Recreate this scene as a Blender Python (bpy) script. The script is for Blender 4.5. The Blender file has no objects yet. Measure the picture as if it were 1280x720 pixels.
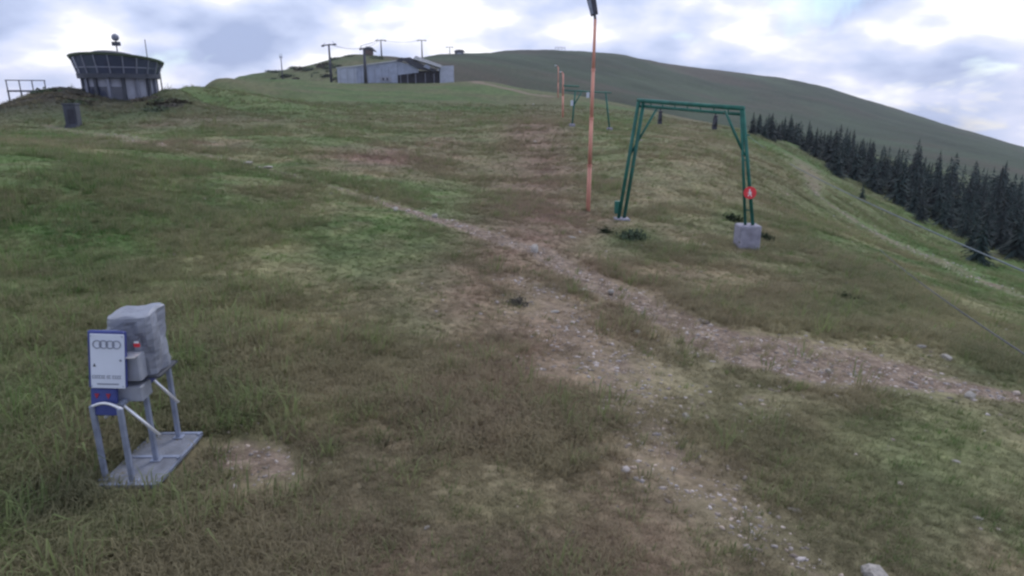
import bpy, math, random
import numpy as np
from mathutils import Vector, Matrix
random.seed(7); RNG = np.random.default_rng(7)
S = bpy.context.scene
PI = math.pi
# ---------------------------------------------------------------- camera
EYE = 3.55; F = 834.0; PITCH = math.radians(16.0)
cam_d = bpy.data.cameras.new('camera'); cam = bpy.data.objects.new('camera', cam_d)
S.collection.objects.link(cam); S.camera = cam
cam.location = (0, 0, EYE); cam.rotation_euler = (PI/2 - PITCH, 0, 0)
cam_d.sensor_width = 36.0; cam_d.lens = F/1280*36; cam_d.clip_end = 30000; cam_d.clip_start = 0.1
try: S.cycles.filter_width = 2.5
except Exception: pass
# ---------------------------------------------------------------- world: day sky under broken cloud
SUN_EL = math.radians(48); SUN_AZ = math.radians(28)     # azimuth from +Y towards +X
W = bpy.data.worlds.new('World'); S.world = W; W.use_nodes = True
nt = W.node_tree; nt.nodes.clear(); N = nt.nodes.new; L = nt.links.new
def mth(nt, op, a, b=None, clamp=False):
    n = nt.nodes.new('ShaderNodeMath'); n.operation = op; n.use_clamp = clamp
    for i, v in enumerate((a, b)):
        if v is None: continue
        if isinstance(v, (int, float)): n.inputs[i].default_value = v
        else: nt.links.new(v, n.inputs[i])
    return n.outputs[0]
def ramp(nt, src, stops):
    n = nt.nodes.new('ShaderNodeValToRGB'); e = n.color_ramp.elements
    while len(e) < len(stops): e.new(0.5)
    for el, (p, c) in zip(e, stops):
        el.position = p; el.color = (*c, 1) if len(c) == 3 else c
    nt.links.new(src, n.inputs[0]); return n.outputs[0]
sky = N('ShaderNodeTexSky'); sky.sky_type = 'NISHITA'; sky.sun_disc = False
sky.sun_elevation = SUN_EL; sky.sun_rotation = SUN_AZ; sky.altitude = 1800; sky.dust_density = .8
geo = N('ShaderNodeTexCoord'); sep = N('ShaderNodeSeparateXYZ'); L(geo.outputs['Generated'], sep.inputs[0])
zz = mth(nt, 'ADD', mth(nt, 'ABSOLUTE', sep.outputs[2]), 0.40)
cmb = N('ShaderNodeCombineXYZ')
L(mth(nt, 'DIVIDE', sep.outputs[0], zz), cmb.inputs[0]); L(mth(nt, 'DIVIDE', sep.outputs[1], zz), cmb.inputs[1])
n1 = N('ShaderNodeTexNoise'); n1.inputs['Scale'].default_value = 2.3; n1.inputs['Detail'].default_value = 7
n1.inputs['Roughness'].default_value = 0.52; n1.inputs['Distortion'].default_value = 0.35
mp = N('ShaderNodeMapping'); mp.inputs['Location'].default_value = (4.3, 1.7, 0); L(cmb.outputs[0], mp.inputs[0]); L(mp.outputs[0], n1.inputs[0])
n2 = N('ShaderNodeTexNoise'); n2.inputs['Scale'].default_value = 3.2; n2.inputs['Detail'].default_value = 5
n2.inputs['Roughness'].default_value = 0.45
mp2 = N('ShaderNodeMapping'); mp2.inputs['Location'].default_value = (9.1, 3.2, 5); L(cmb.outputs[0], mp2.inputs[0]); L(mp2.outputs[0], n2.inputs[0])
cloud_col = ramp(nt, n2.outputs[0], [(0.34, (0.33, 0.40, 0.60)), (0.44, (0.50, 0.57, 0.77)), (0.53, (0.69, 0.72, 0.88)), (0.60, (0.98, 0.98, 1.0))])
hzb = mth(nt, 'MAXIMUM', mth(nt, 'SUBTRACT', .16, mth(nt, 'MULTIPLY', mth(nt, 'ABSOLUTE', sep.outputs[2]), .9)), 0.0)
cover = ramp(nt, mth(nt, 'ADD', n1.outputs[0], hzb), [(0.40, (0, 0, 0)), (0.52, (1, 1, 1))])
bg1 = N('ShaderNodeBackground'); L(sky.outputs[0], bg1.inputs[0]); bg1.inputs[1].default_value = 0.12
bg2 = N('ShaderNodeBackground'); L(cloud_col, bg2.inputs[0]); bg2.inputs[1].default_value = 1.0
mx = N('ShaderNodeMixShader'); L(cover, mx.inputs[0]); L(bg1.outputs[0], mx.inputs[1]); L(bg2.outputs[0], mx.inputs[2])
wo = N('ShaderNodeOutputWorld'); L(mx.outputs[0], wo.inputs[0])
sd = bpy.data.lights.new('sun', 'SUN'); sd.energy = 0.9; sd.angle = math.radians(14); sd.color = (1, 0.95, 0.88)
so = bpy.data.objects.new('sun', sd); S.collection.objects.link(so); so.location = (0, 0, 60)
sv = Vector((math.sin(SUN_AZ)*math.cos(SUN_EL), math.cos(SUN_AZ)*math.cos(SUN_EL), math.sin(SUN_EL)))
so.rotation_euler = sv.to_track_quat('Z', 'Y').to_euler()
S.view_settings.view_transform = 'Standard'; S.view_settings.look = 'None'
S.view_settings.exposure = 0.42; S.view_settings.gamma = 1.0

# ---------------------------------------------------------------- survey: rays of the photograph to ground points
def ray(px, py):
    cx = (px-640)/F; cy = (360-py)/F; c, s = math.cos(PITCH), math.sin(PITCH)
    v = np.array([cx, c + cy*s, -s + cy*c]); return v
def P(px, py, D):                 # point on that sight line at horizontal distance D
    v = ray(px, py); k = D/math.hypot(v[0], v[1]); return Vector((v[0]*k, v[1]*k, EYE + v[2]*k))
def at_h(px, py, h):              # point on that sight line h below the eye
    v = ray(px, py); k = h/-v[2]; return Vector((v[0]*k, v[1]*k, EYE - h))
K = []                            # knots of the terrain (theta, ln r, q)
def kw(x, y, z):
    r = math.hypot(x, y); K.append((math.atan2(x, y), math.log(r), (z-EYE)/(r+10)))
def kh(px, py, h): kw(*at_h(px, py, h))
def kd(px, py, D): kw(*P(px, py, D))
def kt(px, D, h):                 # azimuth through px on the horizon line, at distance D, h below the eye (hidden ground)
    a = math.atan2((px-640)/F, math.cos(PITCH)+.29*math.sin(PITCH)); kw(D*math.sin(a), D*math.cos(a), EYE-h)
for t in [(0,720,3.5),(320,720,3.52),(640,720,3.6),(960,720,3.7),(1280,720,3.9),
          (0,600,3.45),(160,600,3.5),(320,600,3.55),(640,600,3.65),(960,600,3.8),(1280,600,4.05),
          (0,500,3.4),(320,500,3.55),(640,500,3.7),(960,500,3.95),(1280,510,4.4),
          (0,400,3.2),(320,400,3.5),(640,400,3.8),(960,400,4.25),(1280,430,5.1),
          (0,300,2.95),(160,300,3.15),(320,300,3.4),(480,300,3.6),(640,315,3.9),(777,276,4.3),(937,311,4.6),(1100,340,5.2),(1280,382,6.9)]: kh(*t)
for t in [(0,220,24),(160,225,26),(320,220,32),(0,175,44),(200,175,50),(320,200,38),(450,240,28),(450,190,44),(560,230,34),(735,264,26),
          (450,150,82),(600,160,72),(680,190,52),(762,163,72),(850,200,46),(714,158,70),
          (90,158,70),(250,140,100),(350,125,150),(450,115,185),(560,112,190),(650,125,170),(703,148,104),(698,123,170),(800,148,130),(900,170,100),
          (0,133,96),(40,117,95),(75,108,95),(110,118,92),(150,128,90),(190,122,92),(225,111,96),
          (255,111,160),(280,116,130),(320,117,150),(360,112,165),(330,112,185),(400,109,190),(230,116,130),(300,122,110),(270,113,190),(300,108,215),(360,105,235),(430,104,238),(500,103,240),(562,103,242),(610,104,250),(660,114,235),
          (720,126,230),(800,137,200),(870,152,160),(935,168,125),(1000,205,80),(1050,265,55),(1100,300,45),(1180,330,40),(1280,366,34),
          (1000,225,60),(1010,180,190),(1080,215,170),(1060,235,110),(1130,262,110),(1180,300,85),(1220,324,75),(1280,340,60),(1280,322,80),(1200,285,120),(1280,290,140),
          (290,106,300),(330,99,310),(370,88,330),(410,75,345),(445,67,350),(475,70,360),(500,72,420),(540,70,560),(500,90,300),(420,95,290),
          (1150,220,260),(1280,250,280),(1280,216,520),(1150,195,480),(1050,178,400),(1000,165,380),
          (930,157,420),(800,128,430),(720,116,430),(640,100,430),(590,90,420),(610,68,640),(700,64,780),(760,67,820),(860,85,880),(930,94,900),(1000,103,930),(1100,134,930),(1200,164,930),(1280,188,930),
          (1280,200,700),(1100,160,700),(900,125,650),(760,92,620),(1400,232,900),(1400,330,280),(1400,400,80)]: kd(*t)
for t in [(-60,140,16),(60,140,14),(150,145,13),(225,150,10),(255,230,14),(300,290,8),(-60,300,60),(100,300,50),(220,350,45),(290,420,20),(330,450,10),(400,480,0),(480,700,-20),
          (600,310,6),(600,1300,0),(720,1300,-20),(860,1400,0),(1000,1400,10),(1100,1400,40),(1280,1400,90),(1400,1400,120),
          (-60,900,220),(150,900,200),(300,900,150),(430,900,40),(-60,3000,700),(300,3000,650),(640,3000,420),(1000,3000,450),(1400,3000,620),(700,300,10),(790,300,14),(880,300,20)]: kt(*t)
for a in (-179, -135, -90, -62, 62, 90, 135, 179):
    w = math.radians(a); e = math.sin(w)
    for r, h in ((1, 3.6), (3, 3.6), (8, 3.7), (20, 4.2), (60, 9), (200, 45), (800, 220), (3000, 700)):
        h2 = h*(1 + .35*e*(1-abs(abs(a)-90)/90)) if r > 5 else h
        kw(r*math.sin(w), r*math.cos(w), EYE-h2)
for a in (-40, 0, 40):
    w = math.radians(a); kw(math.sin(w), math.cos(w), EYE-3.55); kw(2.4*math.sin(w), 2.4*math.cos(w), EYE-3.56)
K = np.array(K); KS = np.array([1.0, 0.45])     # anisotropy of the (theta, ln r) plane
def tps(d2): return np.where(d2 > 1e-12, d2*np.log(np.maximum(d2, 1e-12)), 0)
kp = K[:, :2]*KS; n_ = len(kp)
A = tps(((kp[:, None]-kp[None])**2).sum(2)) + np.eye(n_)*2e-4
Q = np.hstack([np.ones((n_, 1)), kp])
M_ = np.vstack([np.hstack([A, Q]), np.hstack([Q.T, np.zeros((3, 3))])])
wts = np.linalg.solve(M_, np.concatenate([K[:, 2], np.zeros(3)]))
def base_q(th, lr):
    p = np.stack([th*KS[0], lr*KS[1]], 1); out = np.empty(len(p))
    for i in range(0, len(p), 40000):
        q = p[i:i+40000]; d2 = ((q[:, None, 0]-kp[None, :, 0])**2 + (q[:, None, 1]-kp[None, :, 1])**2)
        out[i:i+40000] = tps(d2)@wts[:n_] + wts[n_] + q@wts[n_+1:]
    return out
# value noise in numpy
_perm = RNG.random((256, 256))
def vnoise(x, y):
    xi = np.floor(x).astype(int); yi = np.floor(y).astype(int); fx = x-xi; fy = y-yi
    fx = fx*fx*(3-2*fx); fy = fy*fy*(3-2*fy)
    g = lambda a, b: _perm[a & 255, b & 255]
    return (g(xi, yi)*(1-fx)+g(xi+1, yi)*fx)*(1-fy)+(g(xi, yi+1)*(1-fx)+g(xi+1, yi+1)*fx)*fy
def fbm(x, y, o=4, s=0.):
    v = 0; a = .5; t = 0
    for i in range(o):
        v = v + a*vnoise(x*2**i+17.3*i+s, y*2**i+9.1*i-s); t += a; a *= .5
    return v/t
# polar grid of the terrain sheet: fine where the photograph looks, coarse behind
th1 = np.linspace(-50, 50, 720); TH = np.radians(np.concatenate([np.linspace(-180, -51.5, 60), th1, np.linspace(51.5, 180, 60)]))
LR = np.concatenate([np.linspace(math.log(.5), math.log(3.2), 10)[:-1], np.linspace(math.log(3.2), math.log(1500), 640), np.linspace(math.log(1500), math.log(2600), 10)[1:]])
# coarse evaluation of the spline, then bilinear refinement
cth = np.linspace(-PI, PI, 421); clr = np.linspace(LR[0], LR[-1], 300)
CT, CL = np.meshgrid(cth, clr, indexing='ij')
QC = base_q(CT.ravel(), CL.ravel()).reshape(CT.shape)
_w = np.clip((PI-np.abs(cth))/.5, 0, 1)[:, None]; QC = QC*_w + (1-_w)*.5*(QC[:1]+QC[-1:])
def cub(c0, c1, c2, c3, t): return c1+.5*t*(c2-c0+t*(2*c0-5*c1+4*c2-c3+t*(3*(c1-c2)+c3-c0)))
def smooth_q(th, lr):
    u = np.clip((th+PI)/(2*PI)*(len(cth)-1), 1, len(cth)-3.001); v = np.clip((lr-clr[0])/(clr[-1]-clr[0])*(len(clr)-1), 1, len(clr)-3.001)
    i = u.astype(int); j = v.astype(int); fu = u-i; fv = v-j
    return cub(*[cub(*[QC[i+a, j+b] for b in (-1, 0, 1, 2)], fv) for a in (-1, 0, 1, 2)], fu)
def H(x, y):
    x = np.asarray(x, float); y = np.asarray(y, float); r = np.maximum(np.hypot(x, y), .5)
    z = smooth_q(np.arctan2(x, y).ravel(), np.log(r).ravel()).reshape(r.shape)*(r+10)+EYE
    amp = np.clip((r-2)/8, .25, 1)
    z = z + amp*(.16*(fbm(x/2.6, y/2.6, 3)-.5) + .10*(fbm(x/.7, y/.7, 2, 5.)-.5))
    far = np.clip((r-40)/160, 0, 1); z = z + far*(fbm(x/45, y/45, 4, 2.)-.5)*np.minimum(r*.006, 4.5)
    return z
def Hs(x, y): return float(H(np.array([x]), np.array([y]))[0])
_rd = np.exp(np.linspace(math.log(2.5), math.log(1500), 2600))
def G(px, py):                    # where that sight line meets the ground
    v = ray(px, py); k = _rd/math.hypot(v[0], v[1]); x = v[0]*k; y = v[1]*k; z = EYE+v[2]*k
    b = np.nonzero(z <= H(x, y))[0]
    i = b[0] if len(b) else 0
    if not len(b): i = int(np.argmin(z-H(x, y)))
    return Vector((x[i], y[i], Hs(x[i], y[i])))
def onD(px, D):                   # ground point under the pixel column near the horizon line, at distance D
    p = P(px, 121, D); return Vector((p.x, p.y, Hs(p.x, p.y)))

# ---------------------------------------------------------------- materials
def new_mat(name):
    m = bpy.data.materials.new(name); m.use_nodes = True; t = m.node_tree
    return m, t, t.nodes['Principled BSDF']
def mat(name, col, rough=.6, metal=0., var=.18, scale=6., bump=.15, rust=None, stretch=(1, 1, 1), wear=.62):
    m, t, b = new_mat(name); tc = t.nodes.new('ShaderNodeTexCoord'); mpn = t.nodes.new('ShaderNodeMapping')
    mpn.inputs['Scale'].default_value = stretch; t.links.new(tc.outputs['Object'], mpn.inputs[0])
    n = t.nodes.new('ShaderNodeTexNoise'); n.inputs['Scale'].default_value = scale; n.inputs['Detail'].default_value = 6; t.links.new(mpn.outputs[0], n.inputs[0])
    lo = tuple(c*(1-var) for c in col); hi = tuple(min(1, c*(1+var)) for c in col)
    stops = [(.3, lo), (.6, hi)]
    if rust: stops += [(wear, hi), (wear+.06, rust)]
    c = ramp(t, n.outputs[0], stops); t.links.new(c, b.inputs['Base Color'])
    b.inputs['Roughness'].default_value = rough; b.inputs['Metallic'].default_value = metal
    if bump:
        n3 = t.nodes.new('ShaderNodeTexNoise'); n3.inputs['Scale'].default_value = scale*5; n3.inputs['Detail'].default_value = 4; t.links.new(tc.outputs['Object'], n3.inputs[0])
        bp = t.nodes.new('ShaderNodeBump'); bp.inputs['Strength'].default_value = bump; bp.inputs['Distance'].default_value = .02
        t.links.new(n3.outputs[0], bp.inputs['Height']); t.links.new(bp.outputs[0], b.inputs['Normal'])
    return m
M = dict(
    plate=mat('checker_plate', (.17, .18, .215), .55, .2, .25, 7, .3, (.17, .15, .13)),
    green=mat('green_paint', (.013, .115, .088), .5, .1, .25, 3, .1, (.10, .06, .035), wear=.66),
    orange=mat('orange_paint', (.60, .27, .205), .6, .0, .22, 2.5, .12, (.25, .09, .05), (1, 1, .3)),
    galv=mat('galvanised_steel', (.24, .27, .36), .5, .35, .2, 8, .1),
    galv_light=mat('sheet_steel', (.34, .36, .42), .5, .3, .15, 5, .08, (.22, .19, .16)),
    darkmetal=mat('dark_metal', (.05, .052, .07), .55, .4, .3, 6),
    tarp=mat('grey_tarpaulin', (.23, .245, .295), .45, 0, .15, 4, .3),
    white=mat('white_enamel', (.56, .60, .70), .4, 0, .06, 3, .03),
    blue=mat('blue_paint', (.035, .05, .20), .45, 0, .2, 4, .05),
    chrome=mat('bright_steel_tube', (.78, .78, .82), .28, .5, .05, 10, .0),
    ink=mat('black_ink', (.04, .045, .06), .6, 0, .1, 5, 0),
    grey_ink=mat('grey_ink', (.20, .22, .28), .6, 0, .1, 5, 0),
    red=mat('red_print', (.72, .045, .06), .5, 0, .1, 5, .02),
    reddull=mat('dull_red_print', (.30, .02, .05), .5, 0, .1, 5, .02),
    white_print=mat('white_print', (.82, .82, .84), .5, 0, .05, 5, 0),
    concrete=mat('weathered_concrete', (.28, .27, .33), .9, 0, .22, 4, .5, (.16, .15, .14)),
    stone=mat('pale_stone', (.34, .315, .29), .9, 0, .3, 5, .6),
    stone2=mat('brown_stone', (.27, .23, .22), .9, 0, .3, 5, .6),
    cladding=mat('grey_blue_cladding', (.32, .355, .47), .6, .1, .12, .6, .1),
    cladding2=mat('pale_cladding', (.39, .42, .51), .6, .1, .12, .6, .1),
    roof=mat('pale_roof_sheet', (.52, .52, .55), .5, .1, .1, .8, .1),
    roofdark=mat('dark_roof', (.05, .055, .075), .7, 0, .3, 1, .1),
    greenroof=mat('green_roof_edge', (.08, .11, .07), .6, 0, .2, 1, .1),
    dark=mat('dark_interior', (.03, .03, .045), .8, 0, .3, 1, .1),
    glass=mat('dark_window_glass', (.05, .06, .10), .18, 0, .15, .5, 0),
    mullion=mat('grey_window_frame', (.20, .21, .27), .5, .2, .1, 2, 0),
    wallwhite=mat('white_render', (.30, .31, .38), .8, 0, .12, .8, .2),
    brownw=mat('brown_timber', (.10, .065, .055), .8, 0, .25, 2, .2),
    bark=mat('bark', (.055, .042, .035), .95, 0, .3, 6, .4),
    cable=mat('steel_cable', (.10, .13, .16), .6, .3, .1, 3, 0),
)
def leafmat(name, lo, hi, scale=3.):
    m, t, b = new_mat(name); oi = t.nodes.new('ShaderNodeObjectInfo'); g = t.nodes.new('ShaderNodeTexCoord')
    n = t.nodes.new('ShaderNodeTexNoise'); n.inputs['Scale'].default_value = scale; n.inputs['Detail'].default_value = 3; t.links.new(g.outputs['Object'], n.inputs[0])
    v = mth(t, 'ADD', n.outputs[0], mth(t, 'MULTIPLY', mth(t, 'SUBTRACT', oi.outputs['Random'], .5), .5))
    t.links.new(ramp(t, v, [(.35, lo), (.65, hi)]), b.inputs['Base Color']); b.inputs['Roughness'].default_value = .8
    return m
M['needles'] = leafmat('spruce_needles', (.005, .015, .016), (.014, .036, .032), 1.2)
M['leaves'] = leafmat('shrub_leaves', (.028, .05, .022), (.06, .09, .035), 6)
M['dryleaves'] = leafmat('dry_shrub_leaves', (.05, .045, .035), (.10, .085, .06), 5)

# terrain material: colour attribute + stones, grain and relief
gm, t, b = new_mat('mountain_ground')
ca = t.nodes.new('ShaderNodeAttribute'); ca.attribute_name = 'tone'; da = t.nodes.new('ShaderNodeAttribute'); da.attribute_name = 'dirt'
pos = t.nodes.new('ShaderNodeNewGeometry')
def nz(scale, det=5, rough=.6, st=(1, 1, 1)):
    mpn = t.nodes.new('ShaderNodeMapping'); mpn.inputs['Scale'].default_value = st; t.links.new(pos.outputs['Position'], mpn.inputs[0])
    n = t.nodes.new('ShaderNodeTexNoise'); n.inputs['Scale'].default_value = scale; n.inputs['Detail'].default_value = det; n.inputs['Roughness'].default_value = rough
    t.links.new(mpn.outputs[0], n.inputs[0]); return n.outputs[0]
def mixc(f, a, b_, mode='MIX'):
    n = t.nodes.new('ShaderNodeMix'); n.data_type = 'RGBA'; n.blend_type = mode; n.clamp_factor = True
    for k, v in ((0, f), (6, a), (7, b_)):
        if isinstance(v, (int, float)): n.inputs[k].default_value = v
        elif isinstance(v, tuple): n.inputs[k].default_value = (*v, 1)
        else: t.links.new(v, n.inputs[k])
    return n.outputs[2]
mott = ramp(t, nz(1.3, 8, .68), [(.30, (.62, .64, .60)), (.52, (1, 1, 1)), (.72, (1.35, 1.32, 1.30))])
mott2 = ramp(t, nz(9, 5, .6), [(.30, (.65, .66, .62)), (.70, (1.35, 1.33, 1.32))])
c0 = mixc(1, mixc(1, ca.outputs['Color'], mott, 'MULTIPLY'), mott2, 'MULTIPLY')
dirtc = ramp(t, nz(3.2, 8, .7), [(.30, (.115, .085, .064)), (.5, (.235, .180, .140)), (.66, (.38, .305, .24))])
vo = t.nodes.new('ShaderNodeTexVoronoi'); vo.inputs['Scale'].default_value = 24; t.links.new(pos.outputs['Position'], vo.inputs[0])
peb = ramp(t, vo.outputs['Color'], [(.0, (.55, .55, .55)), (.75, (1, 1, 1)), (1, (1.9, 1.9, 1.95))])
dirtc = mixc(.5, dirtc, peb, 'MULTIPLY')
dm = mth(t, 'MULTIPLY', mth(t, 'SUBTRACT', mth(t, 'ADD', da.outputs['Fac'], mth(t, 'MULTIPLY', mth(t, 'SUBTRACT', nz(1.7, 8, .7), .5), 1.5)), .40), 3.5, True)
t.links.new(mixc(dm, c0, dirtc), b.inputs['Base Color']); b.inputs['Roughness'].default_value = .95
b.inputs['Specular IOR Level'].default_value = .15
bp = t.nodes.new('ShaderNodeBump'); bp.inputs['Strength'].default_value = .6; bp.inputs['Distance'].default_value = .06
t.links.new(mth(t, 'ADD', nz(7, 6, .7), mth(t, 'MULTIPLY', vo.outputs['Distance'], mth(t, 'MULTIPLY', dm, -.6))), bp.inputs['Height']); t.links.new(bp.outputs[0], b.inputs['Normal'])

# ---------------------------------------------------------------- terrain sheet
TT, LL = np.meshgrid(TH, LR, indexing='ij'); RR = np.exp(LL); GX = RR*np.sin(TT); GY = RR*np.cos(TT)
x = GX.ravel(); y = GY.ravel(); z = H(x, y)
def g2(px, py): p = G(px, py); return (p.x, p.y)
TRACK = [(60,156,4),(130,168,3),(220,186,2),(310,203,4),(370,219,2),(440,240,4),(500,258,6),(560,277,7),(620,297,7),(680,316,10),(740,348,14),(800,378,17),(860,406,21),(930,434,42),(1010,450,48),(1100,462,38),(1180,476,18),(1300,500,9)]
GRAVEL = [(640,345,8),(700,395,30),(745,450,52),(790,510,62),(840,570,64),(900,625,56),(980,680,40),(1040,730,30)]
FAINT = [(510,350,18),(560,400,26),(610,450,20),(640,500,18)]
SIDE = [(1003,203,3),(1018,240,4),(1058,268,4),(1100,294,4),(1160,321,5),(1210,345,5),(1285,373,5)]
FARROAD = [(556,101,1.3),(600,104,1.3),(640,112,1.5),(690,121,1.5)]
LIFTTRACK = [(690,118,5),(676,140,9),(668,165,13),(656,195,16),(640,235,18)]
def poly_world(pl):
    out = []
    for px, py, hw in pl:
        a = G(px, py); c = G(px, py+hw); d = G(px+hw, py)
        out.append((a.x, a.y, min(max((Vector(a.xy)-Vector(c.xy)).length*.62, .12), 6+hw*.3)))
    return np.array(out)
def dist_poly(x, y, pw):
    best = np.full(x.shape, 1e9)
    for (x0, y0, w0), (x1, y1, w1) in zip(pw[:-1], pw[1:]):
        dx, dy = x1-x0, y1-y0; tt_ = np.clip(((x-x0)*dx+(y-y0)*dy)/(dx*dx+dy*dy+1e-9), 0, 1)
        d = np.hypot(x-x0-tt_*dx, y-y0-tt_*dy)/(w0+(w1-w0)*tt_); best = np.minimum(best, d)
    return best
PW = {k: poly_world(v) for k, v in dict(track=TRACK, gravel=GRAVEL, faint=FAINT, side=SIDE, far=FARROAD, lift=LIFTTRACK).items()}
def blob(x, y, px, py, rx, ry):
    c = G(px, py); ax = G(px+rx, py); up = G(px, py-ry); dn = G(px, py+ry)
    u = np.array([ax.x-c.x, ax.y-c.y]); v = np.array([up.x-dn.x, up.y-dn.y])*.5
    Mi = np.linalg.pinv(np.array([u, v]).T); q = Mi@np.stack([x-c.x, y-c.y]); return np.exp(-(q**2).sum(0)*1.2)
def dirt_f(x, y):
    e = np.exp
    tx = np.clip((x+9)/9, .35, 1)
    d = (.55+.5*tx)*e(-dist_poly(x, y, PW['track'])**2*np.interp(x, [-2, 4], [1.5, .85]))*np.clip(.55+tx*.5, 0, 1)
    d = np.maximum(d, .44*e(-dist_poly(x, y, PW['gravel'])**2*.85))
    d = d*(.68+.64*fbm(x/.9, y/.9, 4, 64.))
    d = np.maximum(d, .18*e(-dist_poly(x, y, PW['faint'])**2))
    d = np.maximum(d, .55*e(-dist_poly(x, y, PW['side'])**2))
    d = np.maximum(d, .7*e(-dist_poly(x, y, PW['far'])**2))
    d = np.maximum(d, .95*blob(x, y, 320, 577, 66, 36)); d = np.maximum(d, .4*blob(x, y, 80, 156, 22, 4))
    d = np.maximum(d, .35*blob(x, y, 670, 470, 40, 30)); d = np.maximum(d, .42*blob(x, y, 960, 500, 60, 40))
    return d
G1 = np.array([.100, .166, .056]); G2 = np.array([.140, .205, .080]); ST = np.array([.280, .260, .150]); RB = np.array([.188, .170, .104]); PK = np.array([.280, .165, .165]); DG = np.array([.076, .130, .046]); FH = np.array([.040, .060, .033])
def tone_f(x, y):
    r = np.hypot(x, y)
    a = fbm(x/6, y/6, 4, 3.); c = G1+(G2-G1)*np.clip((a-.35)*3.3, 0, 1)[:, None]
    def mixin(c, col, w): w = np.clip(w, 0, 1)[:, None]; return c*(1-w)+col*w
    s = fbm(x/3.1, y/3.1, 4, 31.); s2 = fbm(x/11, y/11, 3, 77.)
    c = mixin(c, ST, np.clip((s-.48)*5, 0, 1)*.75*np.clip(1.3-r/90, .2, 1))
    c = mixin(c, RB, np.clip((s2-.47)*5, 0, 1)*.5)
    s3 = fbm(x/1.4, y/1.9, 4, 91.); c = mixin(c, DG*1.1, np.clip((s3-.52)*6, 0, 1)*.75*np.clip(1.4-r/60, .15, 1))
    s4 = fbm(x/1.1, y/1.5, 3, 191.); c = mixin(c, RB*1.1, np.clip((s4-.56)*6, 0, 1)*.6*np.clip(1.4-r/50, .0, 1))
    s5 = fbm(x/30, y/22, 4, 55.); c = mixin(c, RB, np.clip((s5-.40)*5, 0, 1)*.5*np.clip((r-90)/60, 0, 1))
    for px, py, rx, ry, w in [(668,185,45,60,.95),(480,195,70,18,.7),(540,150,140,16,.35),(330,250,60,20,.5),(250,150,120,10,.5),(690,150,40,22,.4),(850,120,120,18,.35),(860,185,80,50,.4),(960,235,70,40,.35),(560,190,50,30,.35),(380,240,50,22,.5),(200,180,160,8,.5),(880,230,60,30,.3),(1010,360,90,40,.3),(640,375,40,22,.45),(690,370,80,30,.3)]:
        c = mixin(c, PK if py < 230 else RB, blob(x, y, px, py, rx, ry)*w*(.6+.8*s))
    for px, py, rx, ry, w in [(300,400,130,35,.8),(190,380,70,30,.5),(30,350,60,40,.5),(330,340,80,30,.6),(400,520,80,20,.5),(650,640,90,20,.4),(60,420,100,80,.6),(1150,390,140,35,.5),(450,460,90,60,.3),(330,300,60,30,.4),(700,560,60,60,.3),(860,180,60,40,.3),(1200,400,90,30,.4)]:
        c = mixin(c, ST, blob(x, y, px, py, rx, ry)*w*(.6+.8*s))
    for px, py, rx, ry, w in [(150,230,170,40,.45),(490,300,90,30,.4),(560,235,60,14,.35),(600,600,120,60,.25),(100,330,110,40,.3),(790,297,40,14,.8),(920,272,30,14,.6),(1080,385,90,22,.5),(1150,560,120,70,.35),(520,400,60,50,.25),(120,640,110,60,.45),(20,560,60,60,.4)]:
        c = mixin(c, DG if w > .42 else G1, blob(x, y, px, py, rx, ry)*w)
    c = mixin(c, RB, np.exp(-dist_poly(x, y, PW['lift'])**2)*.6)
    th = np.arctan2(x, y)
    fh = np.clip((r-260)/120, 0, 1); ff = FH*(1+1.3*(fbm(x/60, y/60, 5, 8.)-.5))[:, None]; hm_ = np.clip((fbm(x/110, y/70, 4, 18.)-.46)*5, 0, 1)[:, None]*.8; ff = ff*(1-hm_)+np.array([.068, .058, .044])*hm_
    c = c*(1-fh[:, None])+ff*fh[:, None]
    mnd = np.exp(-(((x+55)/24)**2+((y-74)/17)**2)); c = mixin(c, np.array([.062, .056, .046]), mnd*1.1)
    c = c*(.72+.56*fbm(x/.8, y/.8, 3, 222.))[:, None]
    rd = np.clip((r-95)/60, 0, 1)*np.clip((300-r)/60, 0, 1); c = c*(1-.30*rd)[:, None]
    return c
dirt = dirt_f(x, y)
# wear the track down below the turf, with a ragged edge
z = z - .07*np.clip(np.exp(-dist_poly(x, y, PW['track'])**2), 0, 1)*np.clip(40/np.hypot(x, y), 0, 1)
nT, nR = TT.shape; idx = np.arange(nT*nR).reshape(nT, nR)
a_, b_, c_, d_ = idx[:-1, :-1], idx[1:, :-1], idx[1:, 1:], idx[:-1, 1:]
quads = np.stack([a_, d_, c_, b_], -1).reshape(-1, 4)
quads = np.vstack([quads, np.stack([idx[-1, :-1], idx[-1, 1:], idx[0, 1:], idx[0, :-1]], -1)])
def np_mesh(name, verts, faces, smooth=False):
    me = bpy.data.meshes.new(name); nv, nf = len(verts), len(faces); k = faces.shape[1]
    me.vertices.add(nv); me.vertices.foreach_set('co', verts.astype(np.float32).ravel())
    me.loops.add(nf*k); me.loops.foreach_set('vertex_index', faces.astype(np.int32).ravel())
    me.polygons.add(nf); me.polygons.foreach_set('loop_start', np.arange(0, nf*k, k, dtype=np.int32)); me.polygons.foreach_set('loop_total', np.full(nf, k, dtype=np.int32))
    me.update(calc_edges=True)
    if smooth: me.polygons.foreach_set('use_smooth', np.ones(nf, bool))
    return me
verts = np.stack([x, y, z], 1); verts = np.vstack([verts, [[0, 0, 0]]])
me = np_mesh('ground', verts, quads, True)
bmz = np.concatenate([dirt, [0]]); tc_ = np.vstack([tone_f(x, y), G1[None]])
at = me.attributes.new('dirt', 'FLOAT', 'POINT'); at.data.foreach_set('value', bmz.astype(np.float32))
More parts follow.
